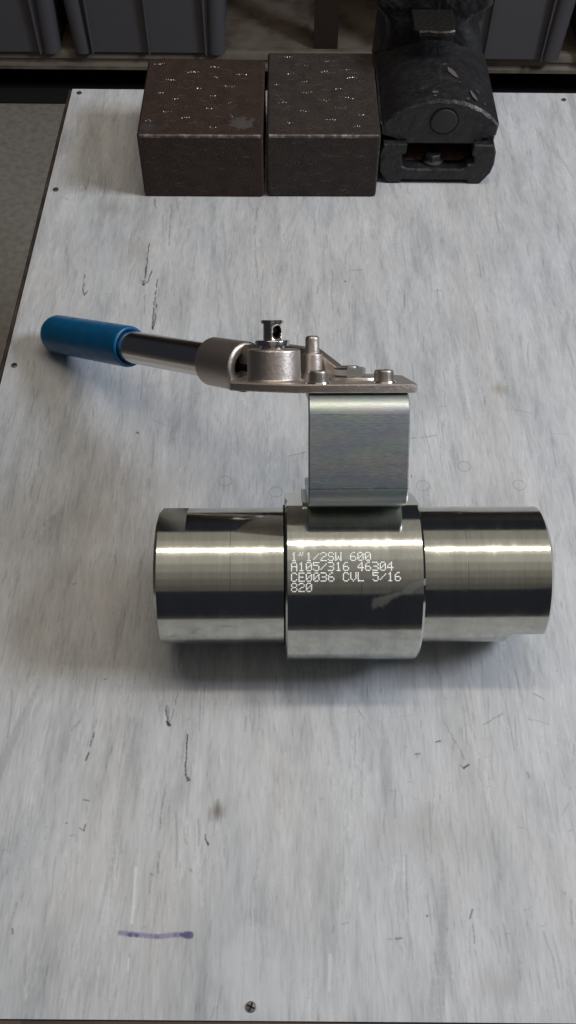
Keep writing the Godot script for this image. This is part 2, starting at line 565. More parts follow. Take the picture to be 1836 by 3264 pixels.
# rolled and plated strip: u along the bent profile, v across; iridescent drifts, rolling lines, creases at the bends
func bracket_image(for_rough: bool) -> Image:
	var w := 1024
	var h := 330
	var hue := bytes(fbm(5, 0.012, 4, w, h, 30.0), w, h)
	var hue2 := bytes(fbm(6, 0.016, 4, w, h, 30.0), w, h)
	var grain := bytes(fbm(7, 0.3, 3, w, h / 3), w, h)
	var roll := bytes(fbm(9, 0.25, 3, w, h / 40), w, h)
	var buf := PackedByteArray()
	buf.resize(w * h * 3)
	for i in w * h:
		var g := (grain[i] - 128) * 0.09 + (roll[i] - 128) * 0.035
		var a := (hue[i] - 128) / 128.0
		var b := (hue2[i] - 128) / 128.0
		if for_rough:
			buf[i * 3] = int(clampf(112 + g * 1.2 + a * 8, 0, 255))
			buf[i * 3 + 1] = buf[i * 3]
			buf[i * 3 + 2] = buf[i * 3]
		else:
			buf[i * 3] = int(clampf(195 + g + a * 8 + b * 4, 0, 255))
			buf[i * 3 + 1] = int(clampf(201 + g - b * 7, 0, 255))
			buf[i * 3 + 2] = int(clampf(203 + g - a * 7 + b * 5, 0, 255))
	var line_rng := RandomNumberGenerator.new()
	line_rng.seed = 3
	for q in [[0.420, 1.5, 0.75, 60], [0.426, 1.0, 0.4, 40], [0.633, 1.0, 0.55, 50], [0.491, 0.7, 0.3, 40], [0.487, 0.6, 0.25, 40], [0.46, 0.6, 0.25, 36], [0.445, 0.5, 0.2, 30]]:
		for k in q[3]:
			var x: float = q[0] * w + line_rng.randf_range(-1.6, 1.6)
			var y := line_rng.randf_range(-10, h)
			stroke(buf, w, h, [Vector2(x, y), Vector2(x + line_rng.randf_range(-0.8, 0.8), y + line_rng.randf_range(5, 26))], q[1] * line_rng.randf_range(0.4, 1.1), grey(0.75) if for_rough else Color(0.30, 0.31, 0.32), q[2] * line_rng.randf_range(0.3, 1.0), 0.4)
	for k in 40:
		var p := Vector2(line_rng.randf_range(360, 660), line_rng.randf_range(0, h))
		stroke(buf, w, h, [p, p + Vector2(line_rng.randf_range(-9, 9), line_rng.randf_range(-14, 14))], 0.3, grey(0.9), 0.25, 0.5)
	return Image.create_from_data(w, h, false, Image.FORMAT_RGB8, buf)

func the_floor() -> void:
	var st := mb()
	flat_quad(st, Vector3(-4, -0.55, -4), Vector3(4, -0.55, -4), Vector3(4, -0.55, 3), Vector3(-4, -0.55, 3), Vector3.UP)
	struct("floor", st, M.concrete)

const BENCH_X0 := -0.2535
const BENCH_X1 := 0.47
const BENCH_Z0 := -0.597
const BENCH_Z1 := 0.2285

func bench_image() -> Image:
	var w := 1448
	var h := 1652
	var s := w / (BENCH_X1 - BENCH_X0)
	var flame := bytes(fbm(101, 0.02, 4, w, h / 5, 34.0), w, h)
	var streak := bytes(fbm(102, 0.055, 4, w, h / 8, 14.0), w, h)
	var hair := bytes(fbm(103, 0.26, 3, w, h / 8, 4.0), w, h)
	var veins := bytes(fbm(104, 0.024, 3, w, h / 7, 34.0), w, h)
	var broad := bytes(fbm(105, 0.005, 4, w, h), w, h)
	var tint := bytes(fbm(106, 0.006, 3, w, h / 3), w, h)
	var buf := PackedByteArray()
	buf.resize(w * h * 3)
	for i in w * h:
		var f := (flame[i] - 128) * 0.085 + (streak[i] - 128) * 0.07 + (hair[i] - 128) * 0.085 + (broad[i] - 128) * 0.04
		if flame[i] < 96:                          # greyer tongues of the print
			f -= (96 - flame[i]) * 0.14
		var edge := absi(veins[i] - 132)          # thin grey rims of the flame figure
		if edge < 4:
			f -= (4 - edge) * 4.6 * streak[i] / 255.0
		elif edge < 14 and veins[i] > 132:
			f += (14 - edge) * 0.9
		if hair[i] < 62:
			f -= (62 - hair[i]) * 0.3
		if streak[i] < 58:
			f -= (58 - streak[i]) * 0.3
		var t := (tint[i] - 128) * 0.015
		var v := 201.0 + f
		buf[i * 3] = int(clampf(v - 0.8 + t - maxf(0.0, -f) * 0.06, 0, 255))
		buf[i * 3 + 1] = int(clampf(v - 0.2, 0, 255))
		buf[i * 3 + 2] = int(clampf(v + 2.0 - t, 0, 255))
	var at := func(x: float, z: float) -> Vector2: return Vector2((x - BENCH_X0) * s, (z - BENCH_Z0) * s)
	# crisp veins of the print: thousands of short strokes along the sheet, in drifts
	for k in 4200:
		var p := Vector2(rng.randf_range(0, w), rng.randf_range(-20, h))
		var d: float = flame[clampi(int(p.y), 0, h - 1) * w + clampi(int(p.x), 0, w - 1)] / 255.0
		if rng.randf() > 1.25 - d * 1.3:
			continue
		var lean := (veins[clampi(int(p.y), 0, h - 1) * w + clampi(int(p.x), 0, w - 1)] - 128) / 420.0 + rng.randf_range(-0.1, 0.1)
		var l := rng.randf_range(8, 62)
		var dark := k % 5 != 0
		stroke(buf, w, h, [p, p + Vector2(lean * l * 0.5, l * 0.5), p + Vector2(lean * l * 0.6, l)], rng.randf_range(0.2, 0.95), Color(0.50, 0.515, 0.54) if dark else Color(0.84, 0.84, 0.84), rng.randf_range(0.1, 0.5), 0.35)
	# longer tongues of the print, paler or greyer, with tapering ends
	for k in 130:
		var p := Vector2(rng.randf_range(0, w), rng.randf_range(-60, h))
		var l := rng.randf_range(50, 230)
		var fat := rng.randf_range(1.5, 6.5)
		var lean := (broad[clampi(int(p.y), 0, h - 1) * w + clampi(int(p.x), 0, w - 1)] - 128) / 300.0 + rng.randf_range(-0.08, 0.08)
		var tone := Color(0.83, 0.83, 0.835) if k % 2 else Color(0.635, 0.645, 0.665)
		var strength := rng.randf_range(0.2, 0.6)
		var n := int(l / 9.0)
		var prev := p
		for j in n:
			var t := (j + 1.0) / n
			var next := p + Vector2(lean * l * t + 4.0 * sin(t * 4.0 + k), l * t)
			stroke(buf, w, h, [prev, next], fat * pow(sin(PI * clampf(t * 0.92 + 0.04, 0, 1)), 0.7), tone, strength * 0.45, 0.15)
			prev = next
	# stains and worn places
	blot(buf, w, h, at.call(-0.0742, 0.1237), 11, 14, Color(0.42, 0.38, 0.35), 0.75, streak)
	blot(buf, w, h, at.call(0.1234, -0.1981), 16, 18, Color(0.58, 0.55, 0.48), 0.6, streak)
	blot(buf, w, h, at.call(0.0715, 0.2107), 26, 22, Color(0.64, 0.61, 0.59), 0.35, streak)
	blot(buf, w, h, at.call(0.040, 0.135), 70, 34, Color(0.66, 0.64, 0.62), 0.25, broad)
	blot(buf, w, h, at.call(-0.165, -0.35), 40, 60, Color(0.62, 0.60, 0.56), 0.35, broad)
	blot(buf, w, h, at.call(-0.054, 0.205), 38, 60, Color(0.84, 0.845, 0.86), 0.55, broad, 2.0)
	blot(buf, w, h, at.call(-0.195, -0.41), 44, 30, Color(0.56, 0.55, 0.53), 0.4, flame)
	# thin drawn circles
	for c in [[-0.0796, -0.1088], [-0.0438, -0.0996], [0.0590, -0.1061], [0.0898, -0.1237], [0.1267, -0.1074]]:
		var pts := []
		for k in 25:
			pts.append(at.call(c[0] + 0.0046 * cos(TAU * k / 24), c[1] + 0.0044 * sin(TAU * k / 24)))
		stroke(buf, w, h, pts, 0.12, Color(0.3, 0.29, 0.3), 0.5)
	# dark flecks and loops of the print
	var strokes := [
		[[-0.1062, 0.0617, -0.1053, 0.0707], 0.00171, 0.22],
		[[-0.1552, -0.3330, -0.1554, -0.3129], 0.00114, 0.20],
		[[-0.1440, -0.2912, -0.1435, -0.2601], 0.00114, 0.25],
		[[-0.2056, -0.3168, -0.2037, -0.3001], 0.00095, 0.15],
		[[-0.0917, 0.1045, -0.0909, 0.1060], 0.00114, 0.60],
		[[-0.1442, -0.2622, -0.1441, -0.2587], 0.00095, 0.60],
		[[-0.1561, -0.3117, -0.1556, -0.3098], 0.00076, 0.60],
		[[-0.1058, 0.0715, -0.1050, 0.0731], 0.00114, 0.55],
		[[-0.0782, 0.1413, -0.0778, 0.1423], 0.00095, 0.60],
		[[-0.1558, -0.3632, -0.1554, -0.3409, -0.1557, -0.3213], 0.00038, 0.55],
		[[-0.1506, -0.3292, -0.1529, -0.3137, -0.1562, -0.3106, -0.1569, -0.3155], 0.00046, 0.75],
		[[-0.1552, -0.3330, -0.1560, -0.3136], 0.00042, 0.60],
		[[-0.2056, -0.3226, -0.2049, -0.3035, -0.2031, -0.2975, -0.2003, -0.3036], 0.00042, 0.75],
		[[-0.1447, -0.3176, -0.1452, -0.2912, -0.1440, -0.2605], 0.00046, 0.60],
		[[-0.1429, -0.2875, -0.1428, -0.2658, -0.1440, -0.2594], 0.00057, 0.70],
		[[-0.1533, -0.2985, -0.1523, -0.2765], 0.00030, 0.40],
		[[-0.1411, -0.4166, -0.1403, -0.3949, -0.1388, -0.3593], 0.00032, 0.50],
		[[-0.1563, -0.4244, -0.1554, -0.4142, -0.1534, -0.4103], 0.00042, 0.60],
		[[-0.1082, 0.0577, -0.1059, 0.0687, -0.1059, 0.0731], 0.00049, 0.60],
		[[-0.1013, 0.0515, -0.1029, 0.0657, -0.1053, 0.0731], 0.00046, 0.50],
		[[-0.1063, 0.0707, -0.1046, 0.0729], 0.00095, 0.60],
		[[-0.0935, 0.0784, -0.0934, 0.0956, -0.0929, 0.1031], 0.00034, 0.60],
		[[-0.0929, 0.1027, -0.0916, 0.1064, -0.0905, 0.1060], 0.00086, 0.90],
		[[-0.1479, 0.0499, -0.1481, 0.0540], 0.00042, 0.70],
		[[-0.1452, 0.0432, -0.1470, 0.0439], 0.00038, 0.60],
		[[-0.1481, 0.0695, -0.1483, 0.0746], 0.00038, 0.50],
		[[-0.1486, 0.0779, -0.1498, 0.0863], 0.00042, 0.75],
		[[-0.1500, 0.0901, -0.1509, 0.0948], 0.00046, 0.85],
		[[-0.1369, 0.0869, -0.1384, 0.0941], 0.00057, 0.30],
		[[-0.1568, 0.0688, -0.1616, 0.0771], 0.00029, 0.30],
		[[-0.1468, 0.1318, -0.1471, 0.1353, -0.1500, 0.1339], 0.00049, 0.80],
		[[-0.1571, 0.1309, -0.1577, 0.1316], 0.00049, 0.80],
		[[-0.1523, 0.1376, -0.1547, 0.1381], 0.00038, 0.50],
		[[-0.1495, 0.1179, -0.1468, 0.1183], 0.00042, 0.60],
		[[-0.0803, 0.1342, -0.0795, 0.1394, -0.0778, 0.1423], 0.00057, 0.70],
		[[-0.1036, 0.1087, -0.1049, 0.1195, -0.1051, 0.1336], 0.00025, 0.35],
		[[-0.0944, 0.1248, -0.0919, 0.1335, -0.0902, 0.1420], 0.00057, 0.25],
		[[-0.1047, 0.1464, -0.1043, 0.1572], 0.00049, 0.45],
		[[-0.1081, 0.1580, -0.1074, 0.1584], 0.00057, 0.70],
		[[-0.0869, 0.1554, -0.0862, 0.1567], 0.00076, 0.50],
		[[0.0673, 0.0976, 0.0701, 0.0954], 0.00095, 0.70],
		[[0.0653, 0.0958, 0.0680, 0.0984], 0.00046, 0.50],
		[[0.0398, 0.0896, 0.0426, 0.0890], 0.00057, 0.80],
		[[0.0527, 0.0820, 0.0549, 0.0814], 0.00038, 0.60],
		[[0.0768, 0.0919, 0.0756, 0.1016, 0.0766, 0.1053], 0.00057, 0.30],
		[[0.1040, 0.0999, 0.1042, 0.1033], 0.00076, 0.50],
		[[0.0580, 0.0673, 0.0682, 0.0924], 0.00023, 0.30],
		[[0.0056, 0.0577, 0.0142, 0.0755], 0.00023, 0.25],
		[[0.0643, 0.1749, 0.0628, 0.1793], 0.00076, 0.80],
		[[0.0629, 0.1799, 0.0638, 0.1884, 0.0635, 0.1975], 0.00046, 0.50],
		[[0.0227, 0.1898, 0.0254, 0.1895], 0.00053, 0.70],
		[[0.0185, 0.1898, 0.0208, 0.1899], 0.00030, 0.50],
		[[-0.0082, 0.1805, -0.0103, 0.1870], 0.00042, 0.50],
		[[0.0400, 0.1782, 0.0400, 0.1788], 0.00076, 0.60],
		[[0.0003, -0.3311, -0.0008, -0.3024], 0.00029, 0.35],
		[[0.0037, -0.2839, 0.0057, -0.2730], 0.00049, 0.40],
		[[0.0150, -0.3306, 0.0253, -0.3315], 0.00030, 0.40],
		[[0.0836, -0.3061, 0.0896, -0.3069], 0.00030, 0.50],
		[[0.0107, -0.3177, 0.0107, -0.3165], 0.00076, 0.60],
		[[-0.0647, -0.4133, -0.0661, -0.3831, -0.0640, -0.3421, -0.0617, -0.3148], 0.00029, 0.35],
		[[-0.1154, -0.3576, -0.1171, -0.3296, -0.1138, -0.3180], 0.00057, 0.22],
		[[-0.2320, -0.4176, -0.2305, -0.4167], 0.00038, 0.70],
		[[-0.2310, -0.4198, -0.2387, -0.4250], 0.00029, 0.30],
		[[-0.2188, -0.4564, -0.2185, -0.4425, -0.2224, -0.4334, -0.2264, -0.4379], 0.00046, 0.40],
		[[-0.2220, -0.4434, -0.2190, -0.4357], 0.00042, 0.50],
		[[-0.1459, -0.1525, -0.1447, -0.1516], 0.00095, 0.60],
		[[-0.1814, -0.1788, -0.1788, -0.1666], 0.00048, 0.35],
		[[-0.1494, -0.0511, -0.1495, -0.0399], 0.00048, 0.40],
		[[-0.1750, -0.0235, -0.1731, -0.0245], 0.00057, 0.50],
		[[-0.0363, -0.1312, -0.0228, -0.1357], 0.00025, 0.40],
		[[0.0490, -0.1481, 0.0721, -0.1520], 0.00019, 0.30],
		[[0.0513, -0.1152, 0.0517, -0.1138], 0.00057, 0.60],
		[[0.1142, 0.0506, 0.1203, 0.0542], 0.00030, 0.50],
		[[0.0815, 0.0710, 0.0936, 0.0640], 0.00023, 0.35],
		[[-0.0086, 0.1843, -0.0019, 0.1820], 0.00023, 0.30],
		[[-0.0261, -0.2225, -0.0139, -0.2293], 0.00019, 0.30],
		[[-0.1779, 0.1864, -0.1778, 0.1887], 0.00057, 0.60],
		[[-0.1773, 0.1707, -0.1796, 0.1864], 0.00095, 0.20],
		[[0.1246, 0.1176, 0.1196, 0.1248], 0.00038, 0.20],
	]
	for q in strokes:
		var pts := []
		for k in q[0].size() / 2:
			pts.append(at.call(q[0][k * 2], q[0][k * 2 + 1]))
		ink(buf, w, h, pts, maxf(0.6, q[1] * s * 0.5), Color(0.07, 0.07, 0.09), minf(1.0, q[2] * (1.7 if q[2] > 0.5 else 0.9)))
	# many small knife scratches and specks
	for k in 330:
		var p := Vector2(rng.randf_range(0.02, 0.40), rng.randf_range(-0.05, 0.22)) if k < 150 else Vector2(rng.randf_range(BENCH_X0, BENCH_X1), rng.randf_range(BENCH_Z0, BENCH_Z1))
		var a := rng.randf_range(-0.5, 0.5) if k % 3 else rng.randf_range(1.2, 1.9)
		var l := rng.randf_range(0.001, 0.010) * (0.5 if k % 4 else 1.6)
		var d := Vector2(cos(a), -sin(a)) * l
		stroke(buf, w, h, [at.call(p.x, p.y), at.call(p.x + d.x * 0.5, p.y + d.y * 0.5 + rng.randf_range(-0.0008, 0.0008)), at.call(p.x + d.x, p.y + d.y)], 0.3, Color(0.22, 0.21, 0.21), rng.randf_range(0.08, 0.32), 0.5)
	for k in 220:
		var p := Vector2(rng.randf_range(BENCH_X0, BENCH_X1), rng.randf_range(BENCH_Z0, BENCH_Z1))
		var l := rng.randf_range(0.003, 0.016)
		stroke(buf, w, h, [at.call(p.x, p.y), at.call(p.x + rng.randf_range(-0.0012, 0.0006), p.y + l)], rng.randf_range(0.3, 1.1), Color(0.33, 0.33, 0.36) if k % 3 else Color(0.9, 0.9, 0.9), rng.randf_range(0.1, 0.38), 0.6)
	for q in [[[-0.1164, 0.155, -0.1157, 0.175, -0.1158, 0.183], 1.6, 0.8], [[-0.1154, 0.2003, -0.1155, 0.206], 1.0, 0.7], [[-0.0116, 0.198, -0.0126, 0.2142], 1.8, 0.6]]:
		var pts := []
		for k in q[0].size() / 2:
			pts.append(at.call(q[0][k * 2], q[0][k * 2 + 1]))
		stroke(buf, w, h, pts, q[1], Color(0.93, 0.93, 0.93), q[2], 0.3)
	# the violet marker line
	stroke(buf, w, h, [at.call(-0.1216, 0.1880), at.call(-0.1152, 0.1886), at.call(-0.1020, 0.1897), at.call(-0.0923, 0.1887), at.call(-0.0860, 0.1888)], 2.4, Color(0.44, 0.41, 0.60), 0.72, 0.5)
	stroke(buf, w, h, [at.call(-0.0868, 0.1887), at.call(-0.0848, 0.1888)], 3.5, Color(0.27, 0.24, 0.44), 0.9, 0.3)
	for q in [[-0.1165, 0.1888], [-0.113, 0.1889], [-0.0895, 0.1884]]:
		stroke(buf, w, h, [at.call(q[0], q[1]), at.call(q[0] + 0.0006, q[1] + 0.0003)], 1.8, Color(0.27, 0.24, 0.44), 0.8, 0.3)
	return Image.create_from_data(w, h, false, Image.FORMAT_RGB8, buf)

func workbench() -> void:
	var o := thing("workbench", "grey marbled workbench top on a dark brown board, under the valve", "workbench", Vector3(0, 0, 0))
	var lam := mat(Color(0.95, 0.95, 0.95), 0.5)
	lam.albedo_texture = tex(bench_image())
	lam.roughness_texture = noise_tex(107, 0.01, [[0.0, grey(0.40)], [1.0, grey(0.58)]], 5, 512)
	lam.roughness = 1.0
	var st := mb()
	# laminate sheet: top face with rounded-off rim
	var t := 0.0016
	flat_quad(st, Vector3(BENCH_X0, 0, BENCH_Z0), Vector3(BENCH_X1, 0, BENCH_Z0), Vector3(BENCH_X1, 0, BENCH_Z1), Vector3(BENCH_X0, 0, BENCH_Z1), Vector3.UP)
	for q in [[BENCH_X0, BENCH_Z0, BENCH_X0, BENCH_Z1, Vector3.LEFT], [BENCH_X1, BENCH_Z0, BENCH_X1, BENCH_Z1, Vector3.RIGHT], [BENCH_X0, BENCH_Z0, BENCH_X1, BENCH_Z0, Vector3.FORWARD], [BENCH_X0, BENCH_Z1, BENCH_X1, BENCH_Z1, Vector3.BACK]]:
		flat_quad(st, Vector3(q[0], 0, q[1]), Vector3(q[2], 0, q[3]), Vector3(q[2], -t, q[3]), Vector3(q[0], -t, q[1]), q[4], Vector2(0.01, 0.01), Vector2(0.02, 0.01), Vector2(0.02, 0.02), Vector2(0.01, 0.02))
	part("laminate_sheet", st, lam, o)
	st = mb()
	box(st, Vector3(BENCH_X0 - 0.0045, -0.021, BENCH_Z0 - 0.001), Vector3(BENCH_X1 + 0.0045, -t, BENCH_Z1 + 0.004), 0.0012)
	part("base_board", st, M.board, o)
	# countersunk screw heads at the rim, a dark slot in each
	for q in [[-0.2456, -0.5896, 0.0027], [-0.2463, -0.4353, 0.0027], [-0.2463, -0.2182, 0.0024], [0.2345, -0.5851, 0.0024], [-0.0520, 0.2223, 0.0027]]:
		var r: float = q[2]
		st = mb()
		lathe(st, Vector3(q[0], 0.0001, q[1]), Vector3.UP, [[r, 0.0], [r * 0.94, 0.0006], [r * 0.5, 0.0009], [0.0, 0.001]], 20)
		var s := part("screw", st, mat(Color(0.45, 0.44, 0.43), 0.5, 0.7), o)
		st = mb()
		for a in [0.4, 0.4 + PI / 2]:
			var d := Vector3(cos(a), 0, sin(a))
			prism(st, rect(-r * 0.75, -0.0004, r * 0.75, 0.0004), Vector3(q[0], 0.0007, q[1]), d, d.cross(Vector3.UP), Vector3.UP, 0.0005)
		part("slot", st, mat(Color(0.06, 0.055, 0.05), 0.8), s)
	for q in [[-0.22, -0.56], [0.44, -0.56], [-0.13, 0.17], [0.44, 0.17]]:
		st = mb()
		box(st, Vector3(q[0] - 0.02, -0.55, q[1] - 0.02), Vector3(q[0] + 0.02, -0.0215, q[1] + 0.02), 0.002)
		part("leg", st, M.leg, o)

func storage_rack() -> void:
	var o := thing("storage_rack", "low beige steel rack with a folded shelf lip, holding grey bins", "rack", Vector3(0, -0.55, -1.6))
	var y := 0.10   # the deck above the floor
	var st := mb()
	box(st, Vector3(-1.5, y - 0.004, -0.08), Vector3(1.6, y, 0.110), 0.001)
	part("shelf_deck", st, M.rack, o)
	st = mb()   # rolled front lip: a rounded bead, a groove and a lower flange
	var prof := [Vector2(0.1025, y - 0.001), Vector2(0.1145, y + 0.003), Vector2(0.1225, y + 0.002), Vector2(0.1265, y - 0.004), Vector2(0.1275, y - 0.012), Vector2(0.1235, y - 0.016), Vector2(0.1230, y - 0.022), Vector2(0.1285, y - 0.027), Vector2(0.1285, y - 0.034), Vector2(0.1225, y - 0.036), Vector2(0.1025, y - 0.036)]
	prism(st, prof, Vector3(-1.5, 0, 0), Vector3.BACK, Vector3.UP, Vector3.RIGHT, 3.1)
	part("shelf_lip", st, M.rack, o)
	st = mb()
	box(st, Vector3(0.008, 0, 0.080), Vector3(0.053, 1.3, 0.1125), 0.003)
	part("upright", st, M.post, o)
	for x in [-1.5, 1.6]:
		st = mb()
		box(st, Vector3(x - 0.02, 0, 0.1), Vector3(x + 0.02, 1.3, 0.14), 0.003)
		part("upright", st, M.post, o)
	st = mb()
	box(st, Vector3(-1.5, 0.46, -0.30), Vector3(1.6, 0.49, 0.14), 0.002)
	part("upper_deck", st, M.rack, o)
	st = mb()
	box(st, Vector3(-1.5, 0.0, -0.33), Vector3(1.6, 1.3, -0.305), 0.002)
	part("back_panel", st, M.post, o)

func shade_strip() -> void:  # black strip added to paint the deep shade below the shelf
	var o := thing("shade_strip", "added black strip on the floor, standing in for the shade under the rack lip", "shade strip", Vector3(0, -0.55, -1.52))
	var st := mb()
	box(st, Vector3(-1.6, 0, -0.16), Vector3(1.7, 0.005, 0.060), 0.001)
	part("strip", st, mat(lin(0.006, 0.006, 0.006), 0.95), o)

func bin_shape(o: Node3D) -> void:
	# half-width and half-depth grow upwards; the front ribs stand proud of the recessed wall
	var st := mb()
	var outer := []
	var inner := []
	for k in 4:
		var t := k / 3.0
		var gx := 0.139 + 0.010 * t
		var gz := 0.098 + 0.008 * t
		outer.append([0.004 + 0.20 * t, -gx, gx, -gz, gz, 0.030])
		inner.append([0.008 + 0.196 * t, -gx + 0.003, gx - 0.003, -gz + 0.003, gz - 0.003, 0.027])
	loft(st, outer, 5, true, false)
	loft(st, inner, 5, true, false, true)
	part("shell", st, M.bin, o)
	st = mb()
	loft(st, [[0.196, -0.154, 0.154, -0.111, 0.111, 0.033], [0.199, -0.156, 0.156, -0.113, 0.113, 0.034], [0.205, -0.156, 0.156, -0.113, 0.113, 0.034]], 5, false, false)
	loft(st, [[0.205, -0.156, 0.156, -0.113, 0.113, 0.034], [0.2052, -0.146, 0.146, -0.103, 0.103, 0.028]], 5, false, false)
	part("rim", st, M.bin, o)
	for x in [-0.107, 0.0, 0.107]:
		st = mb()
		# fin: leans with the wall
		prism(st, [Vector2(0.090, 0.004), Vector2(0.1085, 0.004), Vector2(0.1185, 0.196), Vector2(0.090, 0.196)], Vector3(x - 0.0016, 0, 0), Vector3.BACK, Vector3.UP, Vector3.RIGHT, 0.0032, 0.0008)
		part("rib", st, M.bin, o)
	for s in [-1, 1]:
		st = mb()   # rounded corner column
		loft(st, [[0.004, s * 0.126 - 0.017, s * 0.126 + 0.017, 0.060, 0.1065, 0.0155], [0.197, s * 0.134 - 0.018, s * 0.134 + 0.018, 0.068, 0.1165, 0.0165]], 5)
		part("corner_column", st, M.bin, o)

func bins() -> void:
	var y := -0.4495
	var first := thing("storage_bin", "grey ribbed plastic bin standing behind the browner steel block", "bin", Vector3(-0.304, y, -1.564), "grey bins on the rack shelf")
	bin_shape(first)
	var spots := [
		[-0.618, -1.562, "grey ribbed plastic bin cut off by the photo's left edge", 0.4],
		[0.329, -1.552, "grey ribbed plastic bin with a black printed number, behind the vise", -0.3],
		[0.656, -1.558, "grey plastic bin at the photo's right edge, mostly out of frame", 0.0]]
	for q in spots:
		var c: Node3D = first.duplicate()
		c.name = numbered("storage_bin", self)
		add_child(c, true)
		c.position = Vector3(q[0], y, q[1])
		c.rotation_degrees.y = q[3]
		c.set_meta("label", q[2])
		if q[0] > 0.3 and q[0] < 0.4:
			var f := SystemFont.new()
			f.font_names = PackedStringArray(["Droid Sans"])
			var tm := TextMesh.new()
			tm.text = "67 0180"
			tm.font = f
			tm.font_size = 32
			tm.pixel_size = 0.00062
			tm.depth = 0.0004
			var n := MeshInstance3D.new()
			n.name = "printed_number"
			n.mesh = tm
			n.material_override = M.ink
			n.position = Vector3(0.055, 0.128, 0.1042)
			n.rotation_degrees.x = -2.3
			c.add_child(n)

func vise() -> void:
	var o := thing("bench_vise", "black chipped cast-iron bench vise seen from behind", "vise", Vector3(0.095, 0, -0.449))
	# foot casting: outline in x and height, opened by a slot, standing on two pads
	var st := mb()
	var out := [Vector2(-0.043, 0.0), Vector2(-0.031, 0.0), Vector2(-0.030, 0.0035), Vector2(0.029, 0.0035), Vector2(0.030, 0.0), Vector2(0.0415, 0.0), Vector2(0.0490, 0.011), Vector2(0.0510, 0.020), Vector2(0.0505, 0.032), Vector2(0.0475, 0.0395),
		Vector2(0.0300, 0.0395), Vector2(0.0300, 0.029), Vector2(0.0325, 0.026), Vector2(0.0325, 0.021), Vector2(0.027, 0.020), Vector2(0.0255, 0.0165), Vector2(0.022, 0.0150), Vector2(-0.026, 0.0150), Vector2(-0.031, 0.0175), Vector2(-0.032, 0.028), Vector2(-0.0285, 0.0305), Vector2(-0.0285, 0.0395), Vector2(-0.049, 0.0395), Vector2(-0.0525, 0.030), Vector2(-0.0510, 0.012)]
	prism(st, out, Vector3(0, 0, 0), Vector3.RIGHT, Vector3.UP, Vector3.FORWARD, 0.0155, 0.0013)
	# plate behind the slot
	prism(st, [Vector2(-0.044, 0.0035), Vector2(0.044, 0.0035), Vector2(0.050, 0.012), Vector2(0.050, 0.0140), Vector2(-0.050, 0.0140), Vector2(-0.050, 0.012)], Vector3(0, 0, -0.0155), Vector3.RIGHT, Vector3.UP, Vector3.FORWARD, 0.135, 0.0015)
	for s in [-1, 1]:
		prism(st, rect(-0.008, 0.014, 0.008, 0.045), Vector3(s * 0.042, 0, -0.0155), Vector3.RIGHT, Vector3.UP, Vector3.FORWARD, 0.13, 0.001)
	part("base", st, M.iron, o)
	st = mb()
	box(st, Vector3(-0.0318, 0.0141, -0.05), Vector3(0.0318, 0.0148, -0.002), 0.0)
	part("slot_floor", st, M.rust, o)
	# hex bolt with a flange in the slot
	st = mb()
	lathe(st, Vector3(-0.0025, 0.0148, -0.013), Vector3.UP, rounded([[0.0, 0.0], [0.0095, 0.0, 0], [0.0095, 0.0022, 0.0008], [0.006, 0.0035, 0]], 4), 28)
	var hex := []
	for k in 6:
		hex.append(Vector2(cos(TAU * k / 6 + 0.35), sin(TAU * k / 6 + 0.35)) * 0.0074)
	prism(st, hex, Vector3(-0.0025, 0.0172, -0.013), Vector3.RIGHT, Vector3.FORWARD, Vector3.UP, 0.0065, 0.0008)
	part("bolt", st, M.iron_plain, o)
	# barrel: domed rear end standing on the foot casting
	st = mb()
	var arch := [Vector2(-0.036, 0.036), Vector2(0.036, 0.036), Vector2(0.038, 0.0405), Vector2(0.0488, 0.0445), Vector2(0.0496, 0.0555)]
	var r := 0.0655
	var cy := 0.0775 - r
	for k in 15:
		var a := deg_to_rad(lerpf(42.0, 138.0, k / 14.0))
		arch.append(Vector2(r * cos(a) * (1.0 if k < 7 else 1.065), cy + r * sin(a)))
	arch.append_array([Vector2(-0.0535, 0.0565), Vector2(-0.0525, 0.0445), Vector2(-0.039, 0.0405)])
	prism(st, arch, Vector3(0, 0, -0.006), Vector3.RIGHT, Vector3.UP, Vector3.FORWARD, 0.115, 0.0016)
	part("barrel", st, M.iron, o)
	st = mb()   # worn bright rim along the arch
	for k in 14:
		var a0 := deg_to_rad(lerpf(47.0, 100.0, k / 14.0))
		var a1 := deg_to_rad(lerpf(47.0, 100.0, (k + 1) / 14.0))
		var wob := 0.0005 + 0.0006 * absf(sin(k * 2.1))
		var p0 := Vector3(r * cos(a0), cy + r * sin(a0), -0.0066)
		var p1 := Vector3(r * cos(a1), cy + r * sin(a1), -0.0066)
		var n0 := Vector3(cos(a0), sin(a0), 0)
		var n1 := Vector3(cos(a1), sin(a1), 0)
		flat_quad(st, p0 - n0 * (0.0012 + wob) + Vector3(0, 0, 0.0009), p1 - n1 * (0.0012 + wob) + Vector3(0, 0, 0.0009), p1 + n1 * 0.0003 - Vector3(0, 0, 0.0011), p0 + n0 * 0.0003 - Vector3(0, 0, 0.0011), ((n0 + n1) * 0.5 + Vector3(0, 0, 1)).normalized())
	part("worn_rim", st, M.worn, o)
	st = mb()   # plug in the rear face with a groove round it
	lathe(st, Vector3(0.0015, 0.0585, -0.0062), Vector3.BACK, [[0.0128, -0.001], [0.0128, 0.0004], [0.0122, 0.0006], [0.0118, 0.0002]], 36)
	part("plug_groove", st, M.dark_bore, o)
	st = mb()
	lathe(st, Vector3(0.0015, 0.0585, -0.0062), Vector3.BACK, rounded([[0.0112, -0.001], [0.0112, 0.0016, 0.0007], [0.0, 0.0018]], 4), 36)
	part("plug", st, M.iron_plain, o)
	# neck rising behind the barrel to the jaw
	st = mb()
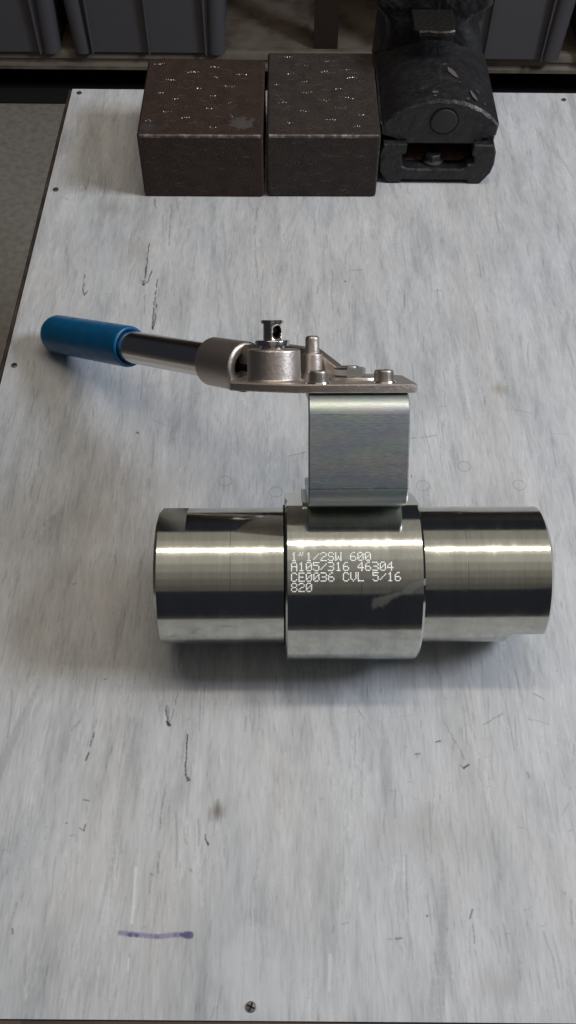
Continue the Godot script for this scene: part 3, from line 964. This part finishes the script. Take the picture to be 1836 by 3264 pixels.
	loft(st, [[0.020, -0.050, 0.050, -0.205, -0.100, 0.02], [0.060, -0.049, 0.047, -0.200, -0.101, 0.022], [0.074, -0.047, 0.043, -0.195, -0.102, 0.02], [0.083, -0.045, 0.034, -0.192, -0.104, 0.014], [0.090, -0.046, 0.030, -0.190, -0.105, 0.012], [0.096, -0.050, 0.033, -0.190, -0.106, 0.010], [0.102, -0.055, 0.043, -0.192, -0.106, 0.008], [0.107, -0.057, 0.047, -0.194, -0.104, 0.006], [0.150, -0.058, 0.048, -0.195, -0.104, 0.005]], 6)
	part("neck", st, M.iron, o)
	st = mb()   # anvil pad with a battered lower edge
	prism(st, [Vector2(-0.025, -0.0755), Vector2(-0.020, -0.0695), Vector2(-0.012, -0.0702), Vector2(-0.004, -0.0688), Vector2(0.007, -0.0697), Vector2(0.0112, -0.0722), Vector2(0.0118, -0.125), Vector2(-0.0262, -0.125)], Vector3(0, 0.0952, 0), Vector3.RIGHT, Vector3(0, -0.03, 1).normalized(), Vector3.UP, 0.0055, 0.0011)
	part("anvil_pad", st, M.worn, o)
	st = mb()   # moving jaw beyond
	loft(st, [[0.045, -0.035, 0.060, -0.245, -0.195, 0.012], [0.10, -0.052, 0.066, -0.245, -0.193, 0.012], [0.15, -0.055, 0.066, -0.245, -0.193, 0.006]], 5)
	part("front_jaw", st, M.iron, o)
	# paint chips
	var chip_mat := mat(Color(0.36, 0.33, 0.32), 0.6)
	for q in [[0.010, 0.0755, -0.050, 0.004, 0.012, 0.5], [0.026, 0.0725, -0.021, 0.003, 0.010, 0.35], [-0.0075, 0.077, -0.019, 0.004, 0.0025, 0.0], [0.020, 0.0745, -0.013, 0.0022, 0.0016, 0.3], [-0.008, 0.0, -0.0135, 0.0022, 0.0014, 0.0], [0.031, 0.0, -0.030, 0.0008, 0.004, 0.9], [0.004, 0.0, -0.062, 0.004, 0.0008, 0.3], [0.036, 0.0, -0.016, 0.0018, 0.0009, 0.4], [0.015, 0.0, -0.036, 0.0006, 0.0022, 1.2], [-0.018, 0.0, -0.027, 0.0016, 0.0006, 0.1]]:
		st = mb()
		var x: float = q[0]
		var a := asin(clampf(x / (r * 1.065), -1, 1))
		var c := Vector3(x, cy + r * cos(a) + 0.0004, q[2])
		var ax := Vector3(cos(a), -sin(a), 0)
		var ay := Vector3.FORWARD.rotated(Vector3(sin(a), cos(a), 0), q[5])
		ax = ax.rotated(Vector3(sin(a), cos(a), 0), q[5])
		var pts := []
		for k in 9:
			var t := TAU * k / 9
			pts.append(Vector2(cos(t) * q[3], sin(t) * q[4]) * (0.55 + 0.2 * absf(sin(k * 1.9 + x * 50.0))))
		prism(st, pts, c, ax, ay, Vector3(sin(a), cos(a), 0), 0.0003)
		part("paint_chip", st, chip_mat, o)

func scale_image(seed_: int, base: Color, dark: Color, rustc: Color, glints: int, bare: bool) -> Image:
	var w := 512
	var h := 512
	var a := bytes(fbm(seed_, 0.012, 5, w, h, 30.0), w, h)
	var b := bytes(fbm(seed_ + 1, 0.12, 4, w, h / 2), w, h)
	var buf := PackedByteArray()
	buf.resize(w * h * 3)
	for i in w * h:
		var t := a[i] / 255.0
		var c := dark.lerp(base, clampf(t * 1.3, 0, 1)).lerp(rustc, clampf((t - 0.5) * 1.2, 0, 0.6))
		var f := 0.80 + 0.40 * b[i] / 255.0
		buf[i * 3] = int(clampf(c.r * f, 0, 1) * 255)
		buf[i * 3 + 1] = int(clampf(c.g * f, 0, 1) * 255)
		buf[i * 3 + 2] = int(clampf(c.b * f, 0, 1) * 255)
	for k in glints:   # dull knocks in the scale
		var p := Vector2(rng.randf_range(20, w - 60), rng.randf_range(20, h - 20))
		for j in rng.randi_range(2, 6):
			var q := p + Vector2(j * 8.0, rng.randf_range(-5, 5))
			stroke(buf, w, h, [q, q + Vector2(rng.randf_range(2, 5), rng.randf_range(-4, 2))], rng.randf_range(0.6, 1.8), base * 1.9, rng.randf_range(0.3, 0.9))
	if bare:
		blot(buf, w, h, Vector2(430, 440), 60, 46, Color(0.34, 0.33, 0.33), 0.8, a, 2.5)
		blot(buf, w, h, Vector2(30, 470), 40, 36, Color(0.27, 0.265, 0.27), 0.7, a, 2.0)
	return Image.create_from_data(w, h, false, Image.FORMAT_RGB8, buf)

func steel_block(called: String, label: String, lo: Vector3, hi: Vector3, seed_: int, base: Color, bare: bool, turn: float) -> void:
	var c := (lo + hi) / 2.0
	var o := thing(called, label, "steel block", Vector3(c.x, 0, c.z), "steel blocks in a row at the bench's far end")
	o.rotation_degrees.y = turn
	var hx := (hi.x - lo.x) / 2.0
	var hz := (hi.z - lo.z) / 2.0
	var m := mat(Color(1, 1, 1), 1.0, 0.2)
	m.metallic_specular = 0.35
	m.albedo_texture = tex(scale_image(seed_, base, base * 0.84, Color(base.r * 1.06, base.g * 0.95, base.b * 0.84), 60, bare))
	m.roughness_texture = noise_tex(seed_ + 5, 0.04, [[0.0, grey(0.48)], [1.0, grey(0.68)]], 5, 256)
	m.heightmap_enabled = false
	m.normal_enabled = true
	m.normal_texture = bump(seed_ + 6, 0.06, 4.0, 512)
	m.normal_scale = 0.28
	var st := mb()
	var e := 0.0022
	var h := hi.y
	# six faces, each with the whole texture turned another way, and rounded edges in between
	flat_quad(st, Vector3(-hx + e, h, -hz + e), Vector3(hx - e, h, -hz + e), Vector3(hx - e, h, hz - e), Vector3(-hx + e, h, hz - e), Vector3.UP)
	flat_quad(st, Vector3(-hx + e, h - e, hz), Vector3(hx - e, h - e, hz), Vector3(hx - e, e, hz), Vector3(-hx + e, e, hz), Vector3.BACK, Vector2(0.05, 0.1), Vector2(0.95, 0.1), Vector2(0.95, 0.6), Vector2(0.05, 0.6))
	flat_quad(st, Vector3(hx - e, h - e, -hz), Vector3(-hx + e, h - e, -hz), Vector3(-hx + e, e, -hz), Vector3(hx - e, e, -hz), Vector3.FORWARD, Vector2(1, 0.4), Vector2(0, 0.4), Vector2(0, 0.9), Vector2(1, 0.9))
	for s in [-1.0, 1.0]:
		flat_quad(st, Vector3(s * hx, h - e, hz - e), Vector3(s * hx, h - e, -hz + e), Vector3(s * hx, e, -hz + e), Vector3(s * hx, e, hz - e), Vector3(s, 0, 0), Vector2(0.1, 0.3), Vector2(0.9, 0.3), Vector2(0.9, 0.8), Vector2(0.1, 0.8))
	flat_quad(st, Vector3(-hx + e, 0.0003, -hz + e), Vector3(hx - e, 0.0003, -hz + e), Vector3(hx - e, 0.0003, hz - e), Vector3(-hx + e, 0.0003, hz - e), Vector3.DOWN)
	# rounded edges; the upper front one in paler worn metal, painting in its highlight
	var steps := 4
	var highlight := mb()
	for k in steps:
		var a0 := PI / 2 * k / steps
		var a1 := PI / 2 * (k + 1) / steps
		for s in [-1.0, 1.0]:
			for yy in [[h - e, 1.0], [e, -1.0]]:
				var n0 := Vector3(0, sin(a0) * yy[1], cos(a0) * s)
				var n1 := Vector3(0, sin(a1) * yy[1], cos(a1) * s)
				var c0 := Vector3(0, yy[0], s * (hz - e))
				quad(highlight if yy[1] > 0.0 and s > 0.0 else st, [c0 + n0 * e + Vector3(-hx + e, 0, 0), c0 + n0 * e + Vector3(hx - e, 0, 0), c0 + n1 * e + Vector3(hx - e, 0, 0), c0 + n1 * e + Vector3(-hx + e, 0, 0)], [n0, n0, n1, n1], [Vector2(0, 0.62), Vector2(1, 0.62), Vector2(1, 0.64), Vector2(0, 0.64)])
				n0 = Vector3(cos(a0) * s, sin(a0) * yy[1], 0)
				n1 = Vector3(cos(a1) * s, sin(a1) * yy[1], 0)
				c0 = Vector3(s * (hx - e), yy[0], 0)
				quad(st, [c0 + n0 * e + Vector3(0, 0, -hz + e), c0 + n0 * e + Vector3(0, 0, hz - e), c0 + n1 * e + Vector3(0, 0, hz - e), c0 + n1 * e + Vector3(0, 0, -hz + e)], [n0, n0, n1, n1], [Vector2(0, 0.32), Vector2(1, 0.32), Vector2(1, 0.34), Vector2(0, 0.34)])
			for t in [-1.0, 1.0]:
				var n0 := Vector3(cos(a0) * s, 0, sin(a0) * t)
				var n1 := Vector3(cos(a1) * s, 0, sin(a1) * t)
				var c0 := Vector3(s * (hx - e), 0, t * (hz - e))
				quad(st, [c0 + n0 * e + Vector3(0, e, 0), c0 + n0 * e + Vector3(0, h - e, 0), c0 + n1 * e + Vector3(0, h - e, 0), c0 + n1 * e + Vector3(0, e, 0)], [n0, n0, n1, n1], [Vector2(0.5, 0.1), Vector2(0.5, 0.6), Vector2(0.52, 0.6), Vector2(0.52, 0.1)])
	for s in [-1.0, 1.0]:   # ball corners
		for t in [-1.0, 1.0]:
			for yy in [[h - e, 1.0], [e, -1.0]]:
				lathe(st, Vector3(s * (hx - e), yy[0], t * (hz - e)), Vector3(0, yy[1], 0), [[e, 0.0], [e * 0.87, e * 0.5], [e * 0.5, e * 0.87], [0.0, e]], 12)
	part("body", st, m, o)
	part("highlight_edge", highlight, M.edge_highlight, o)
	# bright burrs where tools have knocked through the scale, in short rows
	st = mb()
	var n_rows := 18 if bare else 20
	for k in n_rows:
		var p := Vector2(lerpf(-hx + 0.005, hx - 0.016, fposmod(k * 0.618 + rng.randf_range(0, 0.2), 1.0)), lerpf(-hz + 0.006, hz - 0.010, (k + rng.randf()) / n_rows))
		for j in rng.randi_range(2, 5):
			var q := p + Vector2(j * 0.0021 + rng.randf_range(-0.0004, 0.0004), rng.randf_range(-0.0012, 0.0012))
			var l := rng.randf_range(0.0004, 0.0011)
			var wd := rng.randf_range(0.0002, 0.0005)
			var a := rng.randf_range(0.1, 1.2)
			var d := Vector3(cos(a), 0, -sin(a)) * l
			var sd := Vector3(sin(a), 0, cos(a)) * wd
			var b := Vector3(q.x, h + 0.0001, q.y)
			var top := b + Vector3(0, rng.randf_range(0.0003, 0.0007), 0)
			for f in [[b - d, b + sd], [b + sd, b + d], [b + d, b - sd], [b - sd, b - d]]:
				var nn: Vector3 = (f[1] - f[0]).cross(top - f[0]).normalized()
				if nn.y < 0.0:
					nn = -nn
				tri(st, f[0], f[1], top, nn, nn, nn)
	part("burrs", st, M.burr, o).set_meta("kind", "stuff")

func steel_blocks() -> void:
	steel_block("steel_block", "brown scaled steel block with a bare patch at one corner, farther from the vise", Vector3(-0.1660, 0, -0.546), Vector3(-0.0592, 0.061, -0.427), 61, Color(0.248, 0.20, 0.18), true, 0.3)
	steel_block("steel_block", "greyer scaled steel block touching the brown one, next to the vise", Vector3(-0.0566, 0, -0.559), Vector3(0.0402, 0.061, -0.4285), 71, Color(0.25, 0.222, 0.21), false, 0.6)

# ------------------------------------------------------------------ the valve
const GLYPHS := {
	"1": "00100 01100 00100 00100 00100 00100 01110", "2": "01110 10001 00001 00110 01000 10000 11111", "3": "11110 00001 00001 01110 00001 00001 11110",
	"4": "00010 00110 01010 10010 11111 00010 00010", "5": "11111 10000 11110 00001 00001 10001 01110", "6": "00110 01000 10000 11110 10001 10001 01110",
	"8": "01110 10001 10001 01110 10001 10001 01110", "0": "01110 10001 10011 10101 11001 10001 01110", "A": "01110 10001 10001 11111 10001 10001 10001",
	"C": "01110 10001 10000 10000 10000 10001 01110", "E": "11111 10000 10000 11110 10000 10000 11111", "V": "10001 10001 10001 10001 10001 01010 00100",
	"L": "10000 10000 10000 10000 10000 10000 11111", "S": "01110 10001 10000 01110 00001 10001 01110", "W": "10001 10001 10001 10101 10101 11011 10001",
	"/": "00000 00001 00010 00100 01000 10000 00000", "\"": "01010 01010 10100 00000 00000 00000 00000"}

const TILT := 47.6     # the stem leans back this far above the bench
const YAW := 1.0
const BAR_BACK := -0.0018   # the turned parts sit a little behind the bracket

func ball_valve() -> void:
	var o := thing("ball_valve", "bright zinc-plated steel ball valve with blue-gripped lever lying on the bench", "ball valve", Vector3(0.0006, 0.05, 0))
	o.rotation_degrees.y = YAW
	var e := deg_to_rad(TILT)
	var X := Vector3.RIGHT
	var U := Vector3(0, sin(e), -cos(e))       # along the stem
	var W := Vector3(0, -cos(e), -sin(e))      # away from the viewer, down to the bench
	var P := func(x: float, u: float, w: float) -> Vector3: return X * x + U * u + W * w
	var fa := deg_to_rad(90.0 - TILT)          # the pad's direction, from +y towards -z
	var big := 9.0
	# centre body with the mounting pad
	var R := 0.05
	var pad := 0.0462
	var st := mb()
	turned(st, [[-0.0362, 0.0, big], [-0.0362, R - 0.0028, big], [-0.0375, R - 0.0012, big], [-0.0375, R - 0.0012, pad], [-0.0365, R, pad], [0.0036, R, pad], [0.0038, R - 0.00003, pad], [0.0375, R - 0.00003, pad], [0.0388, R - 0.0010, pad], [0.039, R - 0.0028, pad], [0.039, 0.0, pad]], fa, acos(pad / R), 160)
	part("body", st, body_material(), o).position.z = BAR_BACK
	# end pieces: bored sockets, a spanner flat milled near each outer end
	var r := 0.0402
	st = mb()
	var cut := 0.0368
	turned(st, [[-0.0362, r, big], [-0.0680, r, big], [-0.0682, r - 0.00003, big], [-0.0940, r - 0.00003, big], [-0.0940, r - 0.00003, cut], [-0.1092, r - 0.00003, cut], [-0.1110, r - 0.0024, cut], [-0.1110, 0.0245, big], [-0.0980, 0.0242, big], [-0.0980, 0.019, big], [-0.05, 0.019, big]], fa - 0.20, acos(cut / r), 140)
	part("end_piece", st, M.zinc, o).position.z = BAR_BACK
	st = mb()
	cut = 0.036
	turned(st, [[0.0388, r, big], [0.0640, r, big], [0.0642, r - 0.00003, big], [0.0905, r - 0.00003, big], [0.0927, r - 0.00003, cut], [0.1104, r - 0.00003, cut], [0.1122, r - 0.0022, cut], [0.1122, 0.0245, big], [0.0990, 0.0242, big], [0.0990, 0.019, big], [0.05, 0.019, big]], fa + PI + 0.35, acos(cut / r), 140)
	part("end_piece", st, M.zinc, o).position.z = BAR_BACK
	st = mb()   # dark gland between body and end piece
	lathe(st, Vector3(-0.0385, 0, 0), Vector3.RIGHT, [[r + 0.0016, 0.0], [r + 0.0016, 0.0012]], 96)
	part("seal_ring", st, M.dark_bore, o).position.z = BAR_BACK
	marking(o, R)
	# bent bracket, its web towards the viewer
	var ub := 0.0500
	var ut := 0.1123
	var th := 0.005
	var wf := -0.0420
	var wb := 0.030
	st = mb()
	var prof := []
	var ro := 0.0115
	for q in [[ub, 180.0, 270.0], [ut, 90.0, 180.0]]:
		var cu: float = q[0] + (ro if q[0] == ub else -ro)
		var arc := []
		for k in 9:
			var a := deg_to_rad(lerpf(180.0, 270.0, k / 8.0)) if q[0] == ub else deg_to_rad(lerpf(90.0, 180.0, k / 8.0))
			arc.append(Vector2(wf + ro + ro * cos(a), cu + ro * sin(a)))
		if q[0] == ub:
			arc.reverse()
			prof.append(Vector2(wb, ub))
			prof.append_array(arc)
		else:
			arc.reverse()
			prof.append_array(arc)
			prof.append(Vector2(wb, ut))
	var ri := ro - th
	prof.append(Vector2(wb, ut - th))
	for k in 7:
		var a := deg_to_rad(lerpf(90.0, 180.0, k / 6.0))
		prof.append(Vector2(wf + ro + ri * cos(a), ut - ro + ri * sin(a)))
	for k in 7:
		var a := deg_to_rad(lerpf(180.0, 270.0, k / 6.0))
		prof.append(Vector2(wf + ro + ri * cos(a), ub + ro + ri * sin(a)))
	prof.append(Vector2(wb, ub + th))
	prism(st, prof, X * -0.0250, W, U, X, 0.0538, 0.0007, 1.0 / 0.187)
	part("bracket", st, M.bracket, o)
	st = mb()   # pad flange between the body and the bracket
	prism(st, rect(-0.0275, -0.019, 0.0265, 0.019), U * 0.0462, X, W, U, 0.0037, 0.0005)
	part("pad_flange", st, M.nut, o)
	st = mb()
	lathe(st, P.call(0, 0.040, 0), U, [[0.0115, 0.0], [0.0115, 0.024], [0.009, 0.024], [0.009, 0.078]], 32)
	part("stem", st, M.polished, o)
	# lever plate: straight over the bracket, then following the lever's direction
	var phi := deg_to_rad(44.0)
	var L := Vector2(-cos(phi), sin(phi))      # lever direction in (x, w)
	var S := Vector2(sin(phi), cos(phi))       # across it
	var t0 := 0.1124
	var t1 := 0.1170
	var plate := [Vector2(0.0335, -0.033), Vector2(0.0335, 0.026), Vector2(0.030, 0.030), Vector2(-0.006, 0.032), Vector2(-0.006, 0.032) + L * 0.060, Vector2(-0.0690, -0.0120), Vector2(-0.0672, -0.0200), Vector2(-0.0320, -0.0375), Vector2(0.0300, -0.0375), Vector2(0.0325, -0.0362)]
	st = mb()
	prism(st, plate, U * t0, X, W, U, t1 - t0, 0.0007)
	part("lever_plate", st, M.cast, o)
	# rib along the arm, falling towards the stem
	st = mb()
	var d3 := (X * L.x + W * L.y).normalized()
	var s3 := d3.cross(U)
	prism(st, [Vector2(-0.004, t1), Vector2(-0.002, t1 + 0.0015), Vector2(0.026, t1 + 0.0165), Vector2(0.062, t1 + 0.019), Vector2(0.088, t1 + 0.0165), Vector2(0.088, t1 - 0.006), Vector2(0.060, t1)], s3 * 0.0035 - W * 0.0, d3, U, -s3, 0.007, 0.0008)
	part("arm_rib", st, M.cast, o)
	# socket collar, tube and grip share the lever's axis
	var s0 := 0.085
	var axis := (d3 + U * tan(deg_to_rad(4.5))).normalized()
	var O := d3 * s0 + U * 0.1202
	st = mb()
	lathe(st, O, axis, rounded([[0.0088, 0.016], [0.0088, 0.0, 0.0012], [0.0158, -0.001, 0.0028], [0.0158, 0.0, 0.0], [0.0156, 0.031, 0.0016], [0.0112, 0.0318, 0.0]], 6), 56)
	part("collar", st, M.cast, o)
	st = mb()
	lathe(st, O + axis * 0.010, axis, [[0.0087, 0.0], [0.0, 0.0005]], 40)
	lathe(st, O - axis * 0.004, axis, [[0.0, -0.012], [0.0042, -0.012], [0.0042, 0.016]], 20)
	part("bore", st, M.dark_bore, o)
	st = mb()
	lathe(st, O, axis, [[0.0112, 0.028], [0.0112, 0.128]], 64)
	part("tube", st, M.polished, o)
	st = mb()
	lathe(st, O, axis, rounded([[0.0112, 0.1195], [0.0124, 0.1170, 0.0006], [0.0141, 0.1165, 0.0010], [0.0146, 0.1195, 0.001], [0.0146, 0.2145, 0.0120], [0.0, 0.2180, 0.0]], 8), 64)
	part("grip", st, M.grip, o)
	# boss with a draw pin
	var bx := -0.0432
	var bw := -0.0095
	st = mb()
	lathe(st, P.call(bx, t1, bw), U, rounded([[0.0172, 0.0], [0.0150, 0.0006, 0.0014], [0.0146, 0.0174, 0.0014], [0.0, 0.0176]], 5), 64)
	part("boss", st, M.cast, o)
	var tp := t1 + 0.0176
	st = mb()
	lathe(st, P.call(bx - 0.0008, tp, bw), U, rounded([[0.0068, 0.0], [0.0068, 0.0018], [0.0096, 0.0018, 0.0], [0.0096, 0.0046, 0.0005], [0.0052, 0.0048, 0.0004]], 3), 48)
	part("pin_flange", st, M.polished, o)
	var pin := draw_pin(P.call(bx - 0.0008, tp + 0.0046, bw), U, X, W)
	o.add_child(pin)
	# stop post with a round-topped pin
	st = mb()
	lathe(st, P.call(-0.0212, t1, 0.010), U, rounded([[0.0095, 0.0], [0.0078, 0.0022, 0.002], [0.0062, 0.0036, 0.002], [0.0060, 0.0138, 0.0010], [0.0041, 0.0142, 0.0005], [0.0040, 0.0238, 0.0018], [0.0, 0.0240]], 5), 40)
	part("stop_post", st, M.cast, o)
	st = mb()   # the cast ledge it stands on
	prism(st, [Vector2(-0.030, 0.006), Vector2(-0.013, 0.003), Vector2(-0.011, 0.018), Vector2(-0.030, 0.022)], U * t1, X, W, U, 0.0028, 0.0009)
	part("ledge", st, M.cast, o)
	# socket-head screws
	for q in [[-0.0195, -0.0285], [0.0165, -0.0235]]:
		st = mb()
		var prof2 := rounded([[0.0052, 0.0], [0.0052, 0.0066, 0.0006], [0.0027, 0.0068, 0.0], [0.0027, 0.0035, 0.0], [0.0, 0.0033]], 3)
		lathe(st, P.call(q[0], t1, q[1]), U, prof2, 40)
		var sc := part("cap_screw", st, M.screw, o)
		st = mb()   # knurl
		for k in 36:
			var a := TAU * k / 36
			var dd := X * cos(a) + W * sin(a)
			var tt := U.cross(dd)
			prism(st, [Vector2(-0.0002, 0.0004), Vector2(0.0002, 0.0004), Vector2(0.0002, 0.0054), Vector2(-0.0002, 0.0054)], P.call(q[0], t1, q[1]) + dd * 0.0051, tt, U, dd, 0.0003)
		part("knurl", st, M.screw, sc)
		st = mb()
		lathe(st, P.call(q[0], t1, q[1]), U, [[0.0068, 0.0], [0.0066, 0.0006], [0.005, 0.0007]], 32)
		part("spot_face", st, M.polished, sc)
	# washer and chamfered nut on the stem
	st = mb()
	lathe(st, P.call(0.0035, t1, 0.004), U, rounded([[0.0175, 0.0], [0.0172, 0.0016, 0.0006], [0.004, 0.0017]], 3), 48)
	part("washer", st, M.cast, o)
	st = mb()
	var hexn := []
	for k in 6:
		hexn.append(Vector2(cos(TAU * k / 6 + 0.28), sin(TAU * k / 6 + 0.28)) * 0.0095)
	prism(st, hexn, P.call(-0.0005, t1 + 0.0016, -0.003), X, W, U, 0.0052, 0.0010)
	part("nut", st, M.nut, o)
	st = mb()
	lathe(st, P.call(-0.0005, t1 + 0.0016, -0.003), U, rounded([[0.0052, 0.005], [0.0052, 0.0060, 0.0005], [0.0, 0.0061]], 3), 32)
	part("stem_tip", st, M.nut, o)

# a pin with a lip and a cross hole, cut as a boolean (modelled in centimetres)
func draw_pin(at: Vector3, U: Vector3, X: Vector3, W: Vector3) -> CSGCombiner3D:
	var c := CSGCombiner3D.new()
	c.name = "draw_pin"
	for q in [[0.51, -0.1, 0.92], [0.60, 0.90, 1.09], [0.635, 0.93, 1.06]]:
		var s := CSGCylinder3D.new()
		s.name = "length"
		s.radius = q[0]
		s.height = q[2] - q[1]
		s.sides = 48
		s.position.y = (q[1] + q[2]) / 2.0
		s.material = M.polished
		c.add_child(s, true)
	var hole := CSGCylinder3D.new()
	hole.name = "cross_hole"
	hole.radius = 0.33
	hole.height = 3.0
	hole.sides = 32
	hole.operation = CSGShape3D.OPERATION_SUBTRACTION
	hole.position = Vector3(0, 0.46, 0)
	hole.basis = Basis(Vector3.UP, deg_to_rad(36)) * Basis(Vector3.RIGHT, PI / 2)
	hole.material = M.dark_bore
	c.add_child(hole, true)
	c.transform = Transform3D(Basis(X, U, -W) * Basis.from_scale(Vector3.ONE * 0.01), at)
	return c

func body_material() -> Material:
	var m := mat(Color(0.93, 0.935, 0.90), 1.0, 1.0)
	var w := 1024
	var h := 512
	var a := ring_image(51, w, h, 212, 13)
	var d := a.get_data()
	var ro := ring_image(53, w, h, 27, 9).get_data()
	var n := bytes(fbm(55, 0.012, 4, w, h, 20.0), w, h)
	var spread := acos(0.0462 / 0.05)
	# a dull smear where paint was wiped, towards the rim facing the viewer
	var fa := deg_to_rad(90.0 - TILT)
	for y in h:
		for x in w:
			var ang := x * TAU / w + fa + spread            # from +y towards -z
			var front := fposmod(TAU - ang, TAU)             # from +y towards +z
			var deg := rad_to_deg(front)
			var xx := -0.0375 + 0.0765 * y / h
			var line := 46.5 - (xx - 0.012) * 500.0 + 3.0
			var k := clampf(1.0 - absf(deg - line) / (6.0 - (xx - 0.01) * 120.0) + (n[y * w + x] - 128) / 160.0, 0, 1) if xx > 0.008 else 0.0
			k *= clampf((xx - 0.008) / 0.003, 0, 1)
			if k > 0.05:
				k = minf(1.0, k * 2.2)
				d[y * w + x] = int(lerpf(d[y * w + x], 150.0, k))
				ro[y * w + x] = int(lerpf(ro[y * w + x], 150.0, k))
	m.albedo_texture = tex(Image.create_from_data(w, h, false, Image.FORMAT_L8, d))
	m.roughness_texture = tex(Image.create_from_data(w, h, false, Image.FORMAT_L8, ro))
	return m

func marking(o: Node3D, R: float) -> void:
	var rows := [["1\"1/2SW 600", 20.2, -0.0344], ["A105/316 46304", 26.5, -0.0344], ["CE0036 CVL 5/16", 33.0, -0.0344], ["820", 39.4, -0.0344]]
	var st := mb()
	for q in rows:
		var text: String = q[0]
		for k in text.length():
			if not GLYPHS.has(text[k]):
				continue
			var g: PackedStringArray = GLYPHS[text[k]].split(" ")
			for row in 7:
				for col in 5:
					if g[row][col] != "1":
						continue
					var x: float = q[2] + k * 0.00402 + col * 0.00070 + rng.randf_range(-0.00005, 0.00005)
					var a := deg_to_rad(q[1] + (row - 3) * 0.84)
					var n := Vector3(0, cos(a), sin(a))
					lathe(st, Vector3(x, 0, 0) + n * (R - 0.00004), n, [[0.00046, 0.0], [0.00039, 0.00022], [0.0, 0.00040]], 8)
	part("stamped_marking", st, M.peened, o).position.z = BAR_BACK
